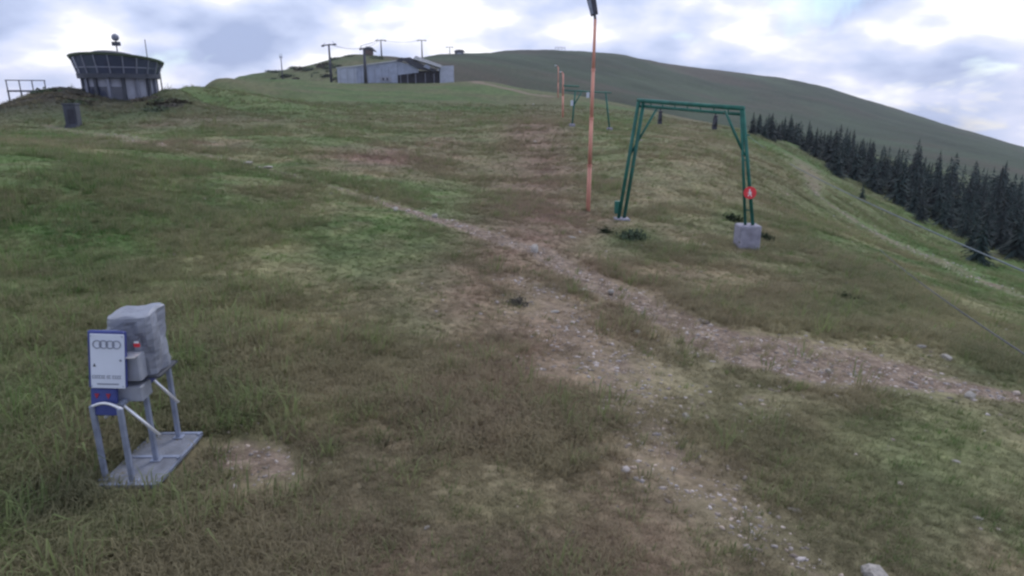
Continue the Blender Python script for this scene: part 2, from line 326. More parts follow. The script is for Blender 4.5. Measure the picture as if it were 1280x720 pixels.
at = me.attributes.new('tone', 'FLOAT_COLOR', 'POINT'); at.data.foreach_set('color', np.hstack([tc_, np.ones((len(tc_), 1))]).astype(np.float32).ravel())
me.materials.append(gm)
ground = bpy.data.objects.new('ground', me); S.collection.objects.link(ground); ground['kind'] = 'structure'

# ---------------------------------------------------------------- mesh helpers
class MB:
    def __init__(s): s.v = []; s.f = []
    def add(s, vs, fs):
        o = len(s.v); s.v += [tuple(v) for v in vs]; s.f += [tuple(i+o for i in f) for f in fs]; return s
    def box(s, c, d, R=None, taper=1.):
        c = Vector(c); vs = []
        for sx in (-1, 1):
            for sy in (-1, 1):
                for sz in (-1, 1):
                    k = taper if sz > 0 else 1
                    p = Vector((sx*d[0]/2*k, sy*d[1]/2*k, sz*d[2]/2)); vs.append(c+(R@p if R else p))
        return s.add(vs, [(0,1,3,2),(4,6,7,5),(0,4,5,1),(2,3,7,6),(0,2,6,4),(1,5,7,3)])
    def bbox(s, c, d, R=None, e=.01):          # box with chamfered vertical and horizontal edges
        bm_v = []; c = Vector(c); hx, hy, hz = d[0]/2, d[1]/2, d[2]/2
        rings = [(hx-e, hy-e, -hz), (hx, hy, -hz+e), (hx, hy, hz-e), (hx-e, hy-e, hz)]
        for (rx, ry, rz) in rings:
            for (px, py) in ((rx-e, ry), (rx, ry-e), (rx, -ry+e), (rx-e, -ry), (-rx+e, -ry), (-rx, -ry+e), (-rx, ry-e), (-rx+e, ry)):
                p = Vector((px, py, rz)); bm_v.append(c+(R@p if R else p))
        fs = [tuple(range(8))[::1], tuple(range(24, 32))[::-1]]
        for r in range(3):
            for i in range(8): fs.append((r*8+i, (r+1)*8+i, (r+1)*8+(i+1) % 8, r*8+(i+1) % 8))
        return s.add(bm_v, fs)
    def tube(s, a, b_, r0, r1=None, n=8, cap=True):
        a = Vector(a); b_ = Vector(b_); r1 = r0 if r1 is None else r1; d = (b_-a).normalized()
        u = d.orthogonal().normalized(); w = d.cross(u); vs = []
        for p, r in ((a, r0), (b_, r1)):
            for i in range(n):
                q = 2*PI*i/n; vs.append(p+u*r*math.cos(q)+w*r*math.sin(q))
        fs = [(i, (i+1) % n, n+(i+1) % n, n+i) for i in range(n)]
        if cap: fs += [tuple(range(n))[::-1], tuple(range(n, 2*n))]
        return s.add(vs, fs)
    def path(s, pts, r, n=8):
        pts = [Vector(p) for p in pts]; vs = []; m = len(pts); u = None
        for k, p in enumerate(pts):
            d = (pts[min(k+1, m-1)]-pts[max(k-1, 0)]).normalized()
            u = (u-d*u.dot(d)).normalized() if u is not None else d.orthogonal().normalized(); w = d.cross(u)
            for i in range(n): q = 2*PI*i/n; vs.append(p+u*r*math.cos(q)+w*r*math.sin(q))
        fs = [(k*n+i, k*n+(i+1) % n, (k+1)*n+(i+1) % n, (k+1)*n+i) for k in range(m-1) for i in range(n)]
        fs += [tuple(range(n))[::-1], tuple(range((m-1)*n, m*n))]
        return s.add(vs, fs)
    def beam(s, a, b_, w, h):                  # square section bar
        a = Vector(a); b_ = Vector(b_); d = (b_-a); L_ = d.length; R = d.to_track_quat('X', 'Z').to_matrix()
        return s.box((a+b_)/2, (L_, w, h), R)
    def prism(s, pts, axis, t):                # polygon pts extruded along vector axis*t (thickness centred)
        ax = Vector(axis)*t/2; n = len(pts); vs = [Vector(p)-ax for p in pts]+[Vector(p)+ax for p in pts]
        return s.add(vs, [tuple(range(n))[::-1], tuple(range(n, 2*n))]+[(i, (i+1) % n, n+(i+1) % n, n+i) for i in range(n)])
    def obj(s, name, m, parent=None, smooth=False, loc=None):
        me = bpy.data.meshes.new(name); me.from_pydata(s.v, [], s.f); me.validate(); me.update(); me.materials.append(m if not isinstance(m, str) else M[m])
        import bmesh
        b2 = bmesh.new(); b2.from_mesh(me); bmesh.ops.recalc_face_normals(b2, faces=b2.faces); b2.to_mesh(me); b2.free()
        if smooth: me.polygons.foreach_set('use_smooth', [True]*len(me.polygons))
        o = bpy.data.objects.new(name, me); S.collection.objects.link(o)
        if parent: o.parent = parent
        if loc is not None: o.location = loc
        return o
def thing(name, label, cat, loc=(0, 0, 0), rz=0, group=None):
    o = bpy.data.objects.new(name, None); S.collection.objects.link(o); o.empty_display_size = .2
    o.location = loc; o.rotation_euler = (0, 0, rz); return tag(o, label, cat, group)
def tag(o, label, cat, group=None):
    o['label'] = label; o['category'] = cat
    if group: o['group'] = group
    return o
def dup(root, loc, rz, label, group=None, sc=None):
    r = root.copy(); S.collection.objects.link(r); r.location = loc; r.rotation_euler = (0, 0, rz); r['label'] = label
    if group: r['group'] = group
    if sc: r.scale = sc if not isinstance(sc, (int, float)) else (sc,)*3
    for ch in list(root.children):
        c = ch.copy(); S.collection.objects.link(c); c.parent = r
        for g in ch.children:
            d = g.copy(); S.collection.objects.link(d); d.parent = c
    return r
V = Vector
def ring(c, r, t, u, w, n=24, k=5):            # torus in plane (u,w)
    mb = MB(); nrm = u.cross(w).normalized(); vs = []; fs = []
    for i in range(n):
        q = 2*PI*i/n; rad = u*math.cos(q)+w*math.sin(q)
        for j in range(k): p = 2*PI*j/k; vs.append(c+rad*(r+t*math.cos(p))+nrm*t*math.sin(p))
    for i in range(n):
        for j in range(k): fs.append((i*k+j, i*k+(j+1) % k, ((i+1) % n)*k+(j+1) % k, ((i+1) % n)*k+j))
    return mb.add(vs, fs)

# ---------------------------------------------------------------- turnstile with the ticket reader (foreground left)
nl = G(137, 608); rzT = math.radians(3)
T = thing('ski_turnstile', 'grey steel ski pass turnstile on a metal base plate, under a tarpaulin', 'turnstile', (nl.x, nl.y, nl.z+.02), rzT)
Rb_ = Matrix.Rotation(math.radians(-2), 3, 'Z')  # local x = across, local y = along (away from the camera)
def pb_(a, c, z=0): return V((.225, .42, 0))+Rb_@V((a, c, z))
MB().bbox(pb_(0, -.25, .03), (.51, .49, .012), Rb_).obj('base_plate', 'plate', T)
MB().bbox(pb_(0, .25, .027), (.51, .48, .012), Rb_).obj('base_plate', 'plate', T)
for yy in (-.49, 0, .49): MB().box(pb_(0, yy, .020), (.53, .04, .042 if yy else .05), Rb_).obj('base_rail', 'galv', T)
for xx in (-.255, .255): MB().box(pb_(xx, 0, .014), (.035, .93, .03), Rb_).obj('base_rail', 'galv', T)
for a, c in ((-.23, -.43), (.25, -.45), (-.25, .45), (.25, .45), (-.25, .03), (.25, -.03)): MB().tube(pb_(a, c, .034), pb_(a, c, .046), .014, n=6).obj('bolt', 'galv', T)
LEGS = [(-.045, .04, .78), (.235, -.03, .78), (.275, .36, .92), (.30, .82, .95)]
for lx, ly, lz in LEGS:
    lg_ = MB().bbox((lx, ly, lz/2+.01), (.045, .045, lz), e=.006).obj('leg', 'galv', T); MB().bbox((lx, ly, .042), (.10, .09, .010), e=.004).obj('leg_foot', 'galv', lg_)
pts = [(-.055+.31*i/10, .04-.07*i/10, .775+.05*math.sin(PI*i/10)) for i in range(11)]
MB().path(pts, .014).obj('hoop_rail', 'chrome', T, True)
MB().bbox((.215, .27, .83), (.26, .20, .15)).obj('drive_housing', 'galv_light', T)
MB().bbox((.30, .60, .93), (.07, .50, .05)).obj('top_rail', 'galv', T)
# cabinet, sign panel
MB().bbox((.19, .25, 1.08), (.33, .14, .25)).obj('reader_cabinet', 'galv_light', T); MB().bbox((.09, .25, 1.32), (.16, .10, .22)).obj('cabinet_top', 'galv', T)
MB().box((.27, .19, 1.212), (.17, .14, .010)).obj('cabinet_seam', 'chrome', T)
Rp = Matrix.Rotation(math.radians(-9), 3, 'X')@Matrix.Identity(3)
Rp = Matrix.Rotation(math.radians(3), 3, 'Y')@Rp
pc = V((.112, .10, 1.175)); KX = .88
def pl(a, b_, d=0): return pc+Rp@V((a*KX, d, b_))
MB().bbox(pl(0, .03, .03), (.325, .05, .53), Rp).obj('sign_board', 'blue', T)
MB().bbox(pl(-.045, -.365, .034), (.225, .05, .258), Rp).obj('sign_foot_panel', 'blue', T)
sp = MB().bbox(pl(.018, .02, -.004), (.298, .012, .50), Rp, e=.004).obj('sign_panel', 'white', T)
for i in range(4):
    ring(pl(-.078+.064*i, .175, -.013), .035, .005, Rp@V((1, 0, 0)), Rp@V((0, 0, 1)), 24, 5).obj('emblem_ring', 'grey_ink', sp)
mb = MB()
xx = -.13
for wd in (.018, .013, .016, .02, .013, .016, 0, .012, .02, 0, .02, .016, .016, .012):   # the blurred line of lettering
    if wd: 
        mb.box(pl(xx, -.125, -.0115), (.005, .003, .030), Rp); mb.box(pl(xx+wd*.5, -.112, -.0115), (wd*.6, .003, .005), Rp)
        mb.box(pl(xx+wd*.55, -.137, -.0115), (wd*.6, .003, .005), Rp); xx += wd+.006
    else: xx += .012
mb.obj('lettering', 'grey_ink', sp)
MB().box(pl(.02, -.19, -.0115), (.19, .003, .012), Rp).obj('small_print', 'grey_ink', sp)
MB().prism([pl(-.125, -.03, -.0115), pl(-.095, -.03, -.0115), pl(-.11, 0, -.0115)], Rp@V((0, 1, 0)), .003).obj('warning_mark', 'ink', sp)
MB().tube(pl(.15, .03, -.012), pl(.15, .03, -.009), .012).obj('round_mark', 'grey_ink', sp)
for xx in (-.105, .01):
    MB().prism([pl(xx-.024, -.285, .004), pl(xx+.024, -.285, .004), pl(xx, -.335, .004)], Rp@V((0, 1, 0)), .006).obj('red_arrow', 'reddull', T)
for (hx, hz) in ((-.14, .25), (.17, .25), (-.14, -.21), (.17, -.21)):
    MB().tube(pl(hx, hz, -.014), pl(hx, hz, -.008), .006).obj('screw', 'galv', sp)
# tripod arms
def tripod(c, ends, nm):
    c = V(c); hub = MB().tube(c+V((0, -.05, 0)), c+V((0, .06, 0)), .03, .03, 14).obj('tripod_hub', 'galv', T)
    for e in ends: MB().path([c, c+V(e)*.1, c+V(e)], .015).obj('tripod_arm', 'chrome', hub, True)
tripod((.185, .10, .77), [(-.14, -.05, -.11), (.30, .0, -.33)], 0)
tripod((.17, .70, .78), [(-.17, -.12, -.08), (.23, .02, -.30)], 1)
MB().bbox((.24, .45, .87), (.14, .20, .10)).obj('coin_box', 'blue', T)
# crumpled tarpaulin
def tarp():
    n, m_ = 28, 16; vs = []; fs = []
    cx, cy = .205, .50; hw, hd, z0, z1 = .218, .18, .95, 1.53
    for j in range(m_+1):
        f = j/m_; zz_ = z0+(z1-z0)*f; k = 1.0-.05*f
        for i in range(n):
            q = 2*PI*i/n; ca_, sa_ = math.cos(q), math.sin(q); p = 12
            rr = (abs(ca_)**p+abs(sa_)**p)**(-1/p)
            fold = .014*math.sin(3*q+5*f)+.009*math.sin(7*q-4*f)+.005*random.uniform(-1, 1)
            xx_ = cx+hw*k*rr*ca_+fold*ca_; yy_ = cy+hd*k*rr*sa_+fold*sa_
            zt = zz_ + (.018*ca_+.012*sa_ if j > m_-3 else 0) - .02*abs(math.sin(3*q))*(1-f)
            if 5 < j < m_-1 and sa_ < 0: yy_ += .035*math.exp(-((xx_-cx-.06+.42*(zz_-1.38))/.035)**2)
            vs.append((xx_+.02*f, yy_, zt))
    for j in range(m_):
        for i in range(n): fs.append((j*n+i, j*n+(i+1) % n, (j+1)*n+(i+1) % n, (j+1)*n+i))
    # top: shrinking rings with a ridge
    base = m_*n
    for k_, (sc, dz) in enumerate(((.90, .012), (.55, .018), (.2, .012))):
        for i in range(n):
            bx_, by_, bz_ = vs[base+i]; px_ = cx+.02+(bx_-cx-.02)*sc; py_ = cy+(by_-cy)*sc
            vs.append((px_, py_, bz_+dz+.010*math.sin(px_*23+py_*9)))
        o0 = base if k_ == 0 else len(vs)-2*n; o1 = len(vs)-n
        for i in range(n): fs.append((o0+i, o0+(i+1) % n, o1+(i+1) % n, o1+i))
    fs.append(tuple(range(len(vs)-n, len(vs))))
    return MB().add(vs, fs)
MB().bbox((.225, .50, .945), (.485, .42, .025), e=.02).obj('tarpaulin_strap', 'ink', T)
tp = tarp().obj('tarpaulin', 'tarp', T)
MB().bbox((.31, .283, 1.275), (.055, .012, .036), e=.003).obj('sticker', 'red', tp)
MB().bbox((.31, .281, 1.303), (.042, .012, .018), e=.003).obj('sticker', 'white_print', tp)

# ---------------------------------------------------------------- drag lift gantry (green) near
def rot_to(a, b_): d = b_-a; return d
gl = G(777, 274); grr = G(936, 311)
topL = P(799, 127, math.hypot(gl.x, gl.y)); topR = P(928, 137, math.hypot(grr.x, grr.y))
print('gantry', gl, grr, topL, topR)
GT = thing('lift_gantry', 'green steel drag lift gantry with a red round sign on its right leg', 'ski lift gantry', gl)
o = gl
ux = (topR-topL).normalized(); back = V((0, 0, 1)).cross(ux).normalized()
MB().tube(topL-ux*.06+V((0, 0, .04))-o, topR+ux*.05+V((0, 0, .04))-o, .07, n=10).obj('top_beam', 'green', GT, True)
MB().tube(topL+V((0, 0, -.14))-o+back*.05, topR+V((0, 0, -.14))-o+back*.05, .05, n=10).obj('top_beam', 'green', GT, True)
for i in range(1, 8):
    f = i/8; p = topL.lerp(topR, f); MB().tube(p+V((0, 0, .04))-o, p+V((0, 0, -.14))+back*.05-o, .02, n=6).obj('beam_web', 'green', GT)
dD = math.hypot(gl.x, gl.y)
for k, off in ((0, 0.0), (1, .16)):
    f_ = P(775+off*14, 274, dD)+back*.10*(k*2-1); f_.z = gl.z-.1
    MB().tube(f_-o, topL+ux*(.02+off*.9)+back*.05*(k*2-1)-o, .065, n=10).obj('leg', 'green', GT, True)
MB().tube(P(822, 134, dD)-o, P(785, 198, dD)-o, .042, n=8).obj('brace', 'green', GT, True)
dR = math.hypot(grr.x, grr.y)
bt = P(937, 280, dR)
lg = []
for k, pxb in ((0, 931.5), (1, 941)):
    lg.append(MB().tube(P(pxb, 281, dR)-o, P(926.5+k*2.5, 137, dR)-o, .055 if k else .045, n=10).obj('leg', 'green', GT, True))
MB().tube(P(906, 138, dR)-o, P(931, 195, dR)-o, .042, n=8).obj('brace', 'green', GT, True)
for py in (168, 200, 236, 262): MB().tube(P(930, py, dR)-o, P(937.5, py+1, dR)-o, .022, n=6).obj('leg_rung', 'green', GT)
MB().bbox((P(772, 259, dD)-o), (.22, .2, .45)).obj('junction_box', 'green', GT)
blk = MB(); bc = P(935, 298, dR)-o
blk.bbox(bc+V((0, .1, -.25)), (.66, .6, 1.35), e=.03).obj('concrete_footing', 'concrete', GT)
MB().bbox(V((0, 0, -.06)), (.55, .5, .22), e=.03).obj('concrete_footing', 'concrete', GT)
def sheave(pa, nm):
    q = pa-o; r = MB().tube(q, q+V((0, 0, -.26)), .02).tube(q+V((-.06, -.03, -.18)), q+V((.06, -.03, -.18)), .03).obj('sheave_hanger', 'darkmetal', GT)
    MB().tube(q+V((-.035, 0, -.34)), q+V((.035, 0, -.34)), .15, n=16).obj('sheave_wheel', 'darkmetal', r)
    MB().box(q+V((.0, .02, -.50)), (.12, .16, .16)).obj('rope_grip', 'darkmetal', r)
sheave(P(826, 133, (dD+dR)/2+.8), 0); sheave(P(895, 138, (dD+dR)/2-.6), 1)
# round red sign: white walking figure on red disc
sc_ = P(937.5, 241, dR-.12)-o; R_ = .19; nrm = (V((0, 0, EYE))-(sc_+o)); nrm.z = 0; nrm.normalize(); su = V((0, 0, 1)).cross(nrm)
sg = MB().tube(sc_-nrm*.006, sc_+nrm*.006, R_, n=28).obj('round_sign', 'red', GT)
def sgp(a, b_): return sc_+nrm*.0095+su*a+V((0, 0, b_))
MB().tube(sgp(-.012, .085)-nrm*.003, sgp(-.012, .085)+nrm*.003, .024, n=12).obj('figure_head', 'white_print', sg)
mb = MB()
for quad in ([(-.03, .055), (.02, .055), (.03, -.02), (-.02, -.02)], [(.0, .05), (.065, .0), (.055, -.012), (.0, .02)], [(-.03, .04), (-.02, .02), (-.06, -.02), (-.07, -.01)],
             [(.0, -.02), (.03, -.02), (.065, -.105), (.04, -.11)], [(-.02, -.02), (.01, -.02), (-.035, -.11), (-.06, -.105)]):
    mb.prism([sgp(*q) for q in quad], nrm, .005)
mb.obj('figure', 'white_print', sg)
# haul rope over the gantries
def cablethin(a, b_, sag, r=.012, n=24):
    pts = [a.lerp(b_, i/n)-V((0, 0, sag*4*(i/n)*(1-i/n))) for i in range(n+1)]; return MB().path(pts, r, 5)

# ---------------------------------------------------------------- second gantry up the slope
g3 = G(762, 163); g4 = G(715, 158)
d3 = math.hypot(g3.x, g3.y); d4 = math.hypot(g4.x, g4.y)
print('far gantry', d3, d4)
GF = thing('lift_gantry', 'farther green drag lift gantry up the slope behind the lamp pole', 'ski lift gantry', g4)
o = g4
TL = P(706, 113, d4)-o; TR = P(764, 116, d3)-o
MB().tube(TL, TR, .07, n=8).obj('top_beam', 'green', GF, True)
MB().tube(P(704, 107, d4)-o, P(724, 108, d4)-o, .07, n=8).obj('top_beam', 'green', GF, True)
MB().tube(V((0, 0, -.1)), P(719, 114, d4)-o, .09, n=8).obj('leg', 'green', GF, True)
MB().tube(g3-o, P(757, 114, d3)-o, .09, n=8).obj('leg', 'green', GF, True)
MB().tube(P(716, 134, d4)-o, P(727, 115, d4)-o, .06, n=6).obj('brace', 'green', GF, True)
for q in (V((0, 0, 0)), g3-o): MB().bbox(q+V((0, 0, .05)), (.55, .55, .45), e=.04).obj('concrete_footing', 'concrete', GF)
for q in (P(735, 115, d4)-o, P(715, 125, d4)-o): MB().box(q+V((0, 0, -.3)), (.25, .3, .5)).tube(q, q+V((0, 0, -.2)), .04).obj('sheave_hanger', 'white', GF)

# ---------------------------------------------------------------- orange lamp poles
def lamp_pole(px0, py0, px1, py1, label, r0, r1, head=True):
    b0 = G(px0, py0); D = math.hypot(b0.x, b0.y); tp_ = P(px1, py1, D)-b0
    t_ = thing('lamp_pole', label, 'lamp pole', b0, 0, 'orange lamp poles along the lift track')
    n = 4 if head else 2
    for i in range(n):
        a = tp_*(i/n); b_ = tp_*((i+1)/n); ra = r0+(r1-r0)*i/n; rb = r0+(r1-r0)*(i+1)/n
        if i == 0: a = a-V((0, 0, .2))
        MB().tube(a, b_, ra, rb*1.02, 12).obj('pole_section', 'orange', t_, True)
        if i: MB().tube(a-V((0, 0, .04)), a+V((0, 0, .05)), ra*1.25, n=12).obj('collar', 'orange', t_)
    return t_, tp_, D
t_, tp_, D_ = lamp_pole(735, 264, 744, 24, 'tall orange lamp pole beside the near green gantry, floodlight on top', .085, .05)
mb = MB(); a = tp_
MB().tube(a, a+V((-.06, 0, .35)), .05, .04, 8).obj('lamp_bracket', 'darkmetal', t_)
Rf = Matrix.Rotation(math.radians(-14), 3, 'Y')@Matrix.Rotation(math.radians(24), 3, 'Z')
for k_ in (0, 1):
    cF = a+V((-.10-.16*k_, .04*k_, .42+.62*k_))
    fl_ = MB().box(cF, (.15+.06*k_, .26, .60), Rf, taper=1.25).obj('floodlight', 'darkmetal', t_)
    MB().bbox(cF+Rf@V((-.088-.03*k_, 0, 0)), (.014, .2, .5), Rf, e=.004).obj('lamp_glass', 'galv', fl_)
for args in ((703.5, 147, 704, 92, 'thin orange pole far up the lift track, taller and nearer of the far pair'), (697.5, 122, 698, 84, 'farthest orange pole, beside the lift track below the hill crest')):
    t2, tp2, D2 = lamp_pole(*args, .16, .11, False)
    a = tp2; w_ = D2/834
    MB().path([a, a+V((-1.2*w_, 0, 1.5*w_)), a+V((-3*w_, 0, 2*w_))], .08).path([a, a+V((-1*w_, 0, -1*w_))], .08).obj('lamp_bracket', 'orange', t2)
    MB().bbox(a+V((-3.2*w_, 0, 2*w_)), (2.2*w_, 1.5*w_, 1*w_)).obj('lamp_head', 'white', t2)

# ---------------------------------------------------------------- cables on the right
A_ = P(928, 163, 128); B_ = P(1310, 352, 24)
cb = cablethin(A_, B_, .9, .028); o_ = cb.obj('steel_cable', 'cable'); tag(o_, 'upper steel cable running down past the spruces at the right', 'cable')
A2 = P(1100, 312, 30); B2 = P(1310, 462, 10.5)
cb = cablethin(A2, B2, .1, .012); o_ = cb.obj('steel_cable', 'darkmetal'); tag(o_, 'lower thin cable hanging over the grass at the right edge', 'cable')

# ---------------------------------------------------------------- round panoramic building on the left
bc = P(155, 132, 96); bz = min(Hs(bc.x, bc.y), bc.z)
D_ = 96; w_ = .098
def zq(q): return -1.0*math.sin(q)*.62-.62    # the roof is tilted a little towards the slope
RB_ = thing('round_building', 'round restaurant with a ring of dark windows above a narrower white base', 'building', (bc.x, bc.y, 0))
zt = P(148, 65.5, 91.5).z; zmid = P(148, 93, 96).z; zb = Hs(bc.x, bc.y)-.8; Rt = 48*w_; Rm = 43.5*w_; Rb = 37*w_
def frust(r0, z0, r1, z1, n=40):
    mb = MB(); mb.tube((0, 0, z0), (0, 0, z1), r0, r1, n); return mb
zl = zt-.9
def tilted(r0, d0, r1, d1, n=48):
    vs = [(r*math.cos(2*PI*i/n), r*math.sin(2*PI*i/n), zt+dz+zq(2*PI*i/n)) for r, dz in ((r0, d0), (r1, d1)) for i in range(n)]
    return MB().add(vs, [(i, (i+1) % n, n+(i+1) % n, n+i) for i in range(n)]+[tuple(range(n))[::-1], tuple(range(n, 2*n))])
tilted(Rt+.15, -.25, Rt+.3, 0).obj('roof', 'greenroof', RB_)
tilted(Rt-1.2, .002, Rt-2, .3).obj('roof_deck', 'roofdark', RB_)
frust(Rm-.6, zmid, Rt-1.0, zt-1.6, 20).obj('dark_core', 'dark', RB_)
nW = 20
for i in range(nW):
    q0 = 2*PI*i/nW; q1 = 2*PI*(i+1)/nW
    c0_ = V((math.cos(q0), math.sin(q0), 0)); c1_ = V((math.cos(q1), math.sin(q1), 0))
    wf = MB().beam(c0_*Rm+V((0, 0, zmid)), c0_*Rt+V((0, 0, zt-.26+zq(q0))), .13, .13)
    wf.beam(c0_*(Rm+(Rt-Rm)*.30)+V((0, 0, zmid+(zt-zmid)*.30)), c1_*(Rm+(Rt-Rm)*.30)+V((0, 0, zmid+(zt-zmid)*.30)), .08, .10)
    wo_ = wf.obj('window', 'mullion', RB_)
    ps = [c0_*(Rm-.06)+V((0, 0, zmid)), c1_*(Rm-.06)+V((0, 0, zmid)), c1_*(Rt-.06)+V((0, 0, zt-.27+zq(q1))), c0_*(Rt-.06)+V((0, 0, zt-.27+zq(q0)))]
    nn = (ps[1]-ps[0]).cross(ps[2]-ps[0]).normalized()
    MB().prism(ps, nn, .04).obj('pane', 'glass', wo_)
frust(Rm+.1, zmid-.5, Rm+.15, zmid, 40).obj('floor_slab', 'roofdark', RB_)
frust(Rb, zb, Rb, zmid-.5, 40).obj('base_wall', 'wallwhite', RB_)
for i in range(16):
    q = 2*PI*(i+.5)/16; c_ = V((math.cos(q), math.sin(q), 0))
    MB().beam(c_*(Rb+.2)+V((0, 0, zb)), c_*(Rb+.2)+V((0, 0, zmid-.5)), .35, .3).obj('pillar', 'roofdark' if i % 2 else 'mullion', RB_)
for q in (-100, -70, -125):
    q = math.radians(q); c_ = V((math.cos(q), math.sin(q), 0))*(Rb+.02); R0 = Matrix.Rotation(q+PI/2, 3, 'Z')
    MB().box(c_+V((0, 0, zmid-2.2)), (2.0, .12, 1.5), R0).obj('base_window', 'glass', RB_)
# radio mast with ball
mz = zt-1.2
MB().tube((0.2, 0, mz), (.2, 0, P(150, 50, 96).z), .07).obj('mast', 'darkmetal', RB_)
bq = P(150, 47, 96).z; mb = MB()
vs = []; fs = []
for j in range(7):
    for i in range(12): a1 = PI*j/6; a2 = 2*PI*i/12; vs.append((.2+.42*math.sin(a1)*math.cos(a2), .42*math.sin(a1)*math.sin(a2), bq+.42*math.cos(a1)))
for j in range(6):
    for i in range(12): fs.append((j*12+i, j*12+(i+1) % 12, (j+1)*12+(i+1) % 12, (j+1)*12+i))
mb.add(vs, fs).obj('radar_ball', 'mullion', RB_, True)
MB().box((.2, 0, P(150, 55, 96).z), (.8, .5, .45)).obj('antenna_box', 'darkmetal', RB_)
MB().tube((32*w_, 1, zt-1.6), (32*w_, 1, P(190, 50, 96).z), .05).obj('antenna', 'darkmetal', RB_)
# annex with steps at its foot
ap = G(93, 157); az = ap.z-.3; w2 = math.hypot(ap.x, ap.y)/F*1.08
AN = thing('stair_hut', 'grey concrete stair block below the round restaurant', 'outbuilding', (ap.x, ap.y, az), .3); AN.scale = (.72, .72, .85)
MB().bbox((0, 0, 1.1), (1.3, 1.8, 2.6), e=.05).obj('wall', 'roofdark', AN)
MB().bbox((0, 0, 2.45), (1.5, 2.0, .14), e=.03).obj('roof', 'roofdark', AN)
MB().bbox((.1, -.92, 1.1), (.7, .07, 1.7), e=.01).obj('door', 'dark', AN)
for i in range(5): MB().box((.1, -1.08-.28*i, .45-.10*i), (1.3, .28, .14)).obj('step', 'roofdark', AN)
# railing platform to the left
pp = onD(38, 97)
PT = thing('terrace_railing', 'dark railed terrace on posts left of the round restaurant', 'terrace', pp, math.radians(25))
ztop = P(38, 107, 97).z-pp.z
MB().box((0, 0, max(ztop-1.1, .5)), (3.8, 2.4, .18)).obj('deck', 'roofdark', PT)
for i in range(4):
    MB().box((-1.8+i*1.2, -1.1, max(ztop-1.1, .5)/2-.5), (.14, .14, max(ztop-1.1, .5)+1.0)).obj('support_post', 'darkmetal', PT)
    MB().box((-1.8+i*1.2, -1.15, max(ztop-1.1, .5)+.6), (.1, .1, 1.0)).obj('rail_post', 'darkmetal', PT)
MB().box((0, -1.15, max(ztop-1.1, .5)+1.15), (3.8, .12, .1)).obj('handrail', 'darkmetal', PT)
pb = onD(204, 97); LP_ = thing('street_lamp', 'slim dark lamp post on the skyline right of the round restaurant', 'lamp post', pb)
lz = P(204, 84, 97).z-pb.z
MB().tube((0, 0, -.3), (0, 0, lz), .09, .06).obj('post', 'darkmetal', LP_); MB().bbox((0, 0, lz+.1), (.7, .5, .3)).obj('lamp_head', 'darkmetal', LP_)

# ---------------------------------------------------------------- chairlift station on the crest
sb = P(496, 103, 240); w_ = 240/F*1.04
sz = sb.z-1.5
ST_ = thing('lift_station', 'long grey chairlift station on the crest with a dark opening and tilted pale canopy', 'building', (sb.x, sb.y, sz), -math.atan2(sb.x, sb.y))
def sx(px): return (px-496)*w_
def szz(py): return (103-py)*w_+1.5
def panel(pts, y0, depth, name, m, par=ST_): return MB().prism([V((sx(a), y0+depth/2, szz(b_))) for a, b_ in pts], (0, 1, 0), depth).obj(name, m, par)
panel([(431, 109), (431, 88), (452, 86), (452, 109)], 0, 11, 'wall', 'cladding2')
panel([(452.1, 109), (452.1, 86), (497, 80), (497, 109)], .3, 11, 'wall', 'cladding')
panel([(497.1, 109), (497.1, 80), (514, 84), (521, 88.5), (521, 92), (491.5+6, 95)], .6, 11, 'wall', 'cladding')
panel([(545, 109), (545, 85), (561, 84.5), (561, 109)], .1, 11, 'wall', 'cladding2')
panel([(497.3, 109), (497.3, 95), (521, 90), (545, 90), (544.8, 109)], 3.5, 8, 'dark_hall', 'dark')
for a in (500, 508, 517, 528, 538): panel([(a, 104), (a, 93), (a+.8, 93), (a+.8, 104)], .8, .3, 'hall_post', 'mullion')
panel([(477.5, 102), (477.5, 97), (490, 97), (490, 102)], .12, .14, 'sign_board', 'wallwhite')
for a in (480, 484.5): panel([(a, 101), (a, 98), (a+2.2, 98), (a+2.2, 101)], .02, .08, 'window', 'glass')
for i in range(8): panel([(434+i*7.6, 105), (434+i*7.6, 89-i*.4), (434.35+i*7.6, 89-i*.4), (434.35+i*7.6, 105)], -.07 if i < 3 else .22, .08, 'cladding_rib', 'mullion')
panel([(430, 88.2), (452, 86.2), (497, 80), (497, 79.2), (452, 85.2), (430, 87.4)], -.4, 12, 'roof', 'roof')
panel([(515, 78), (518, 74.5), (547, 84.5), (546, 87.2)], -2.5, 9, 'canopy', 'roof')
panel([(502, 77), (512, 76), (530, 86), (542, 88.5), (540, 91), (519, 87.5)], -1.0, 6, 'lift_machinery', 'darkmetal')
panel([(494, 79.9), (503, 76), (506, 77.5), (503, 80.5)], 0, 3, 'roof_vent', 'roofdark')
panel([(526, 86), (530, 83.5), (534, 86), (533, 89)], -2.2, 1.1, 'drive_wheel', 'galv')
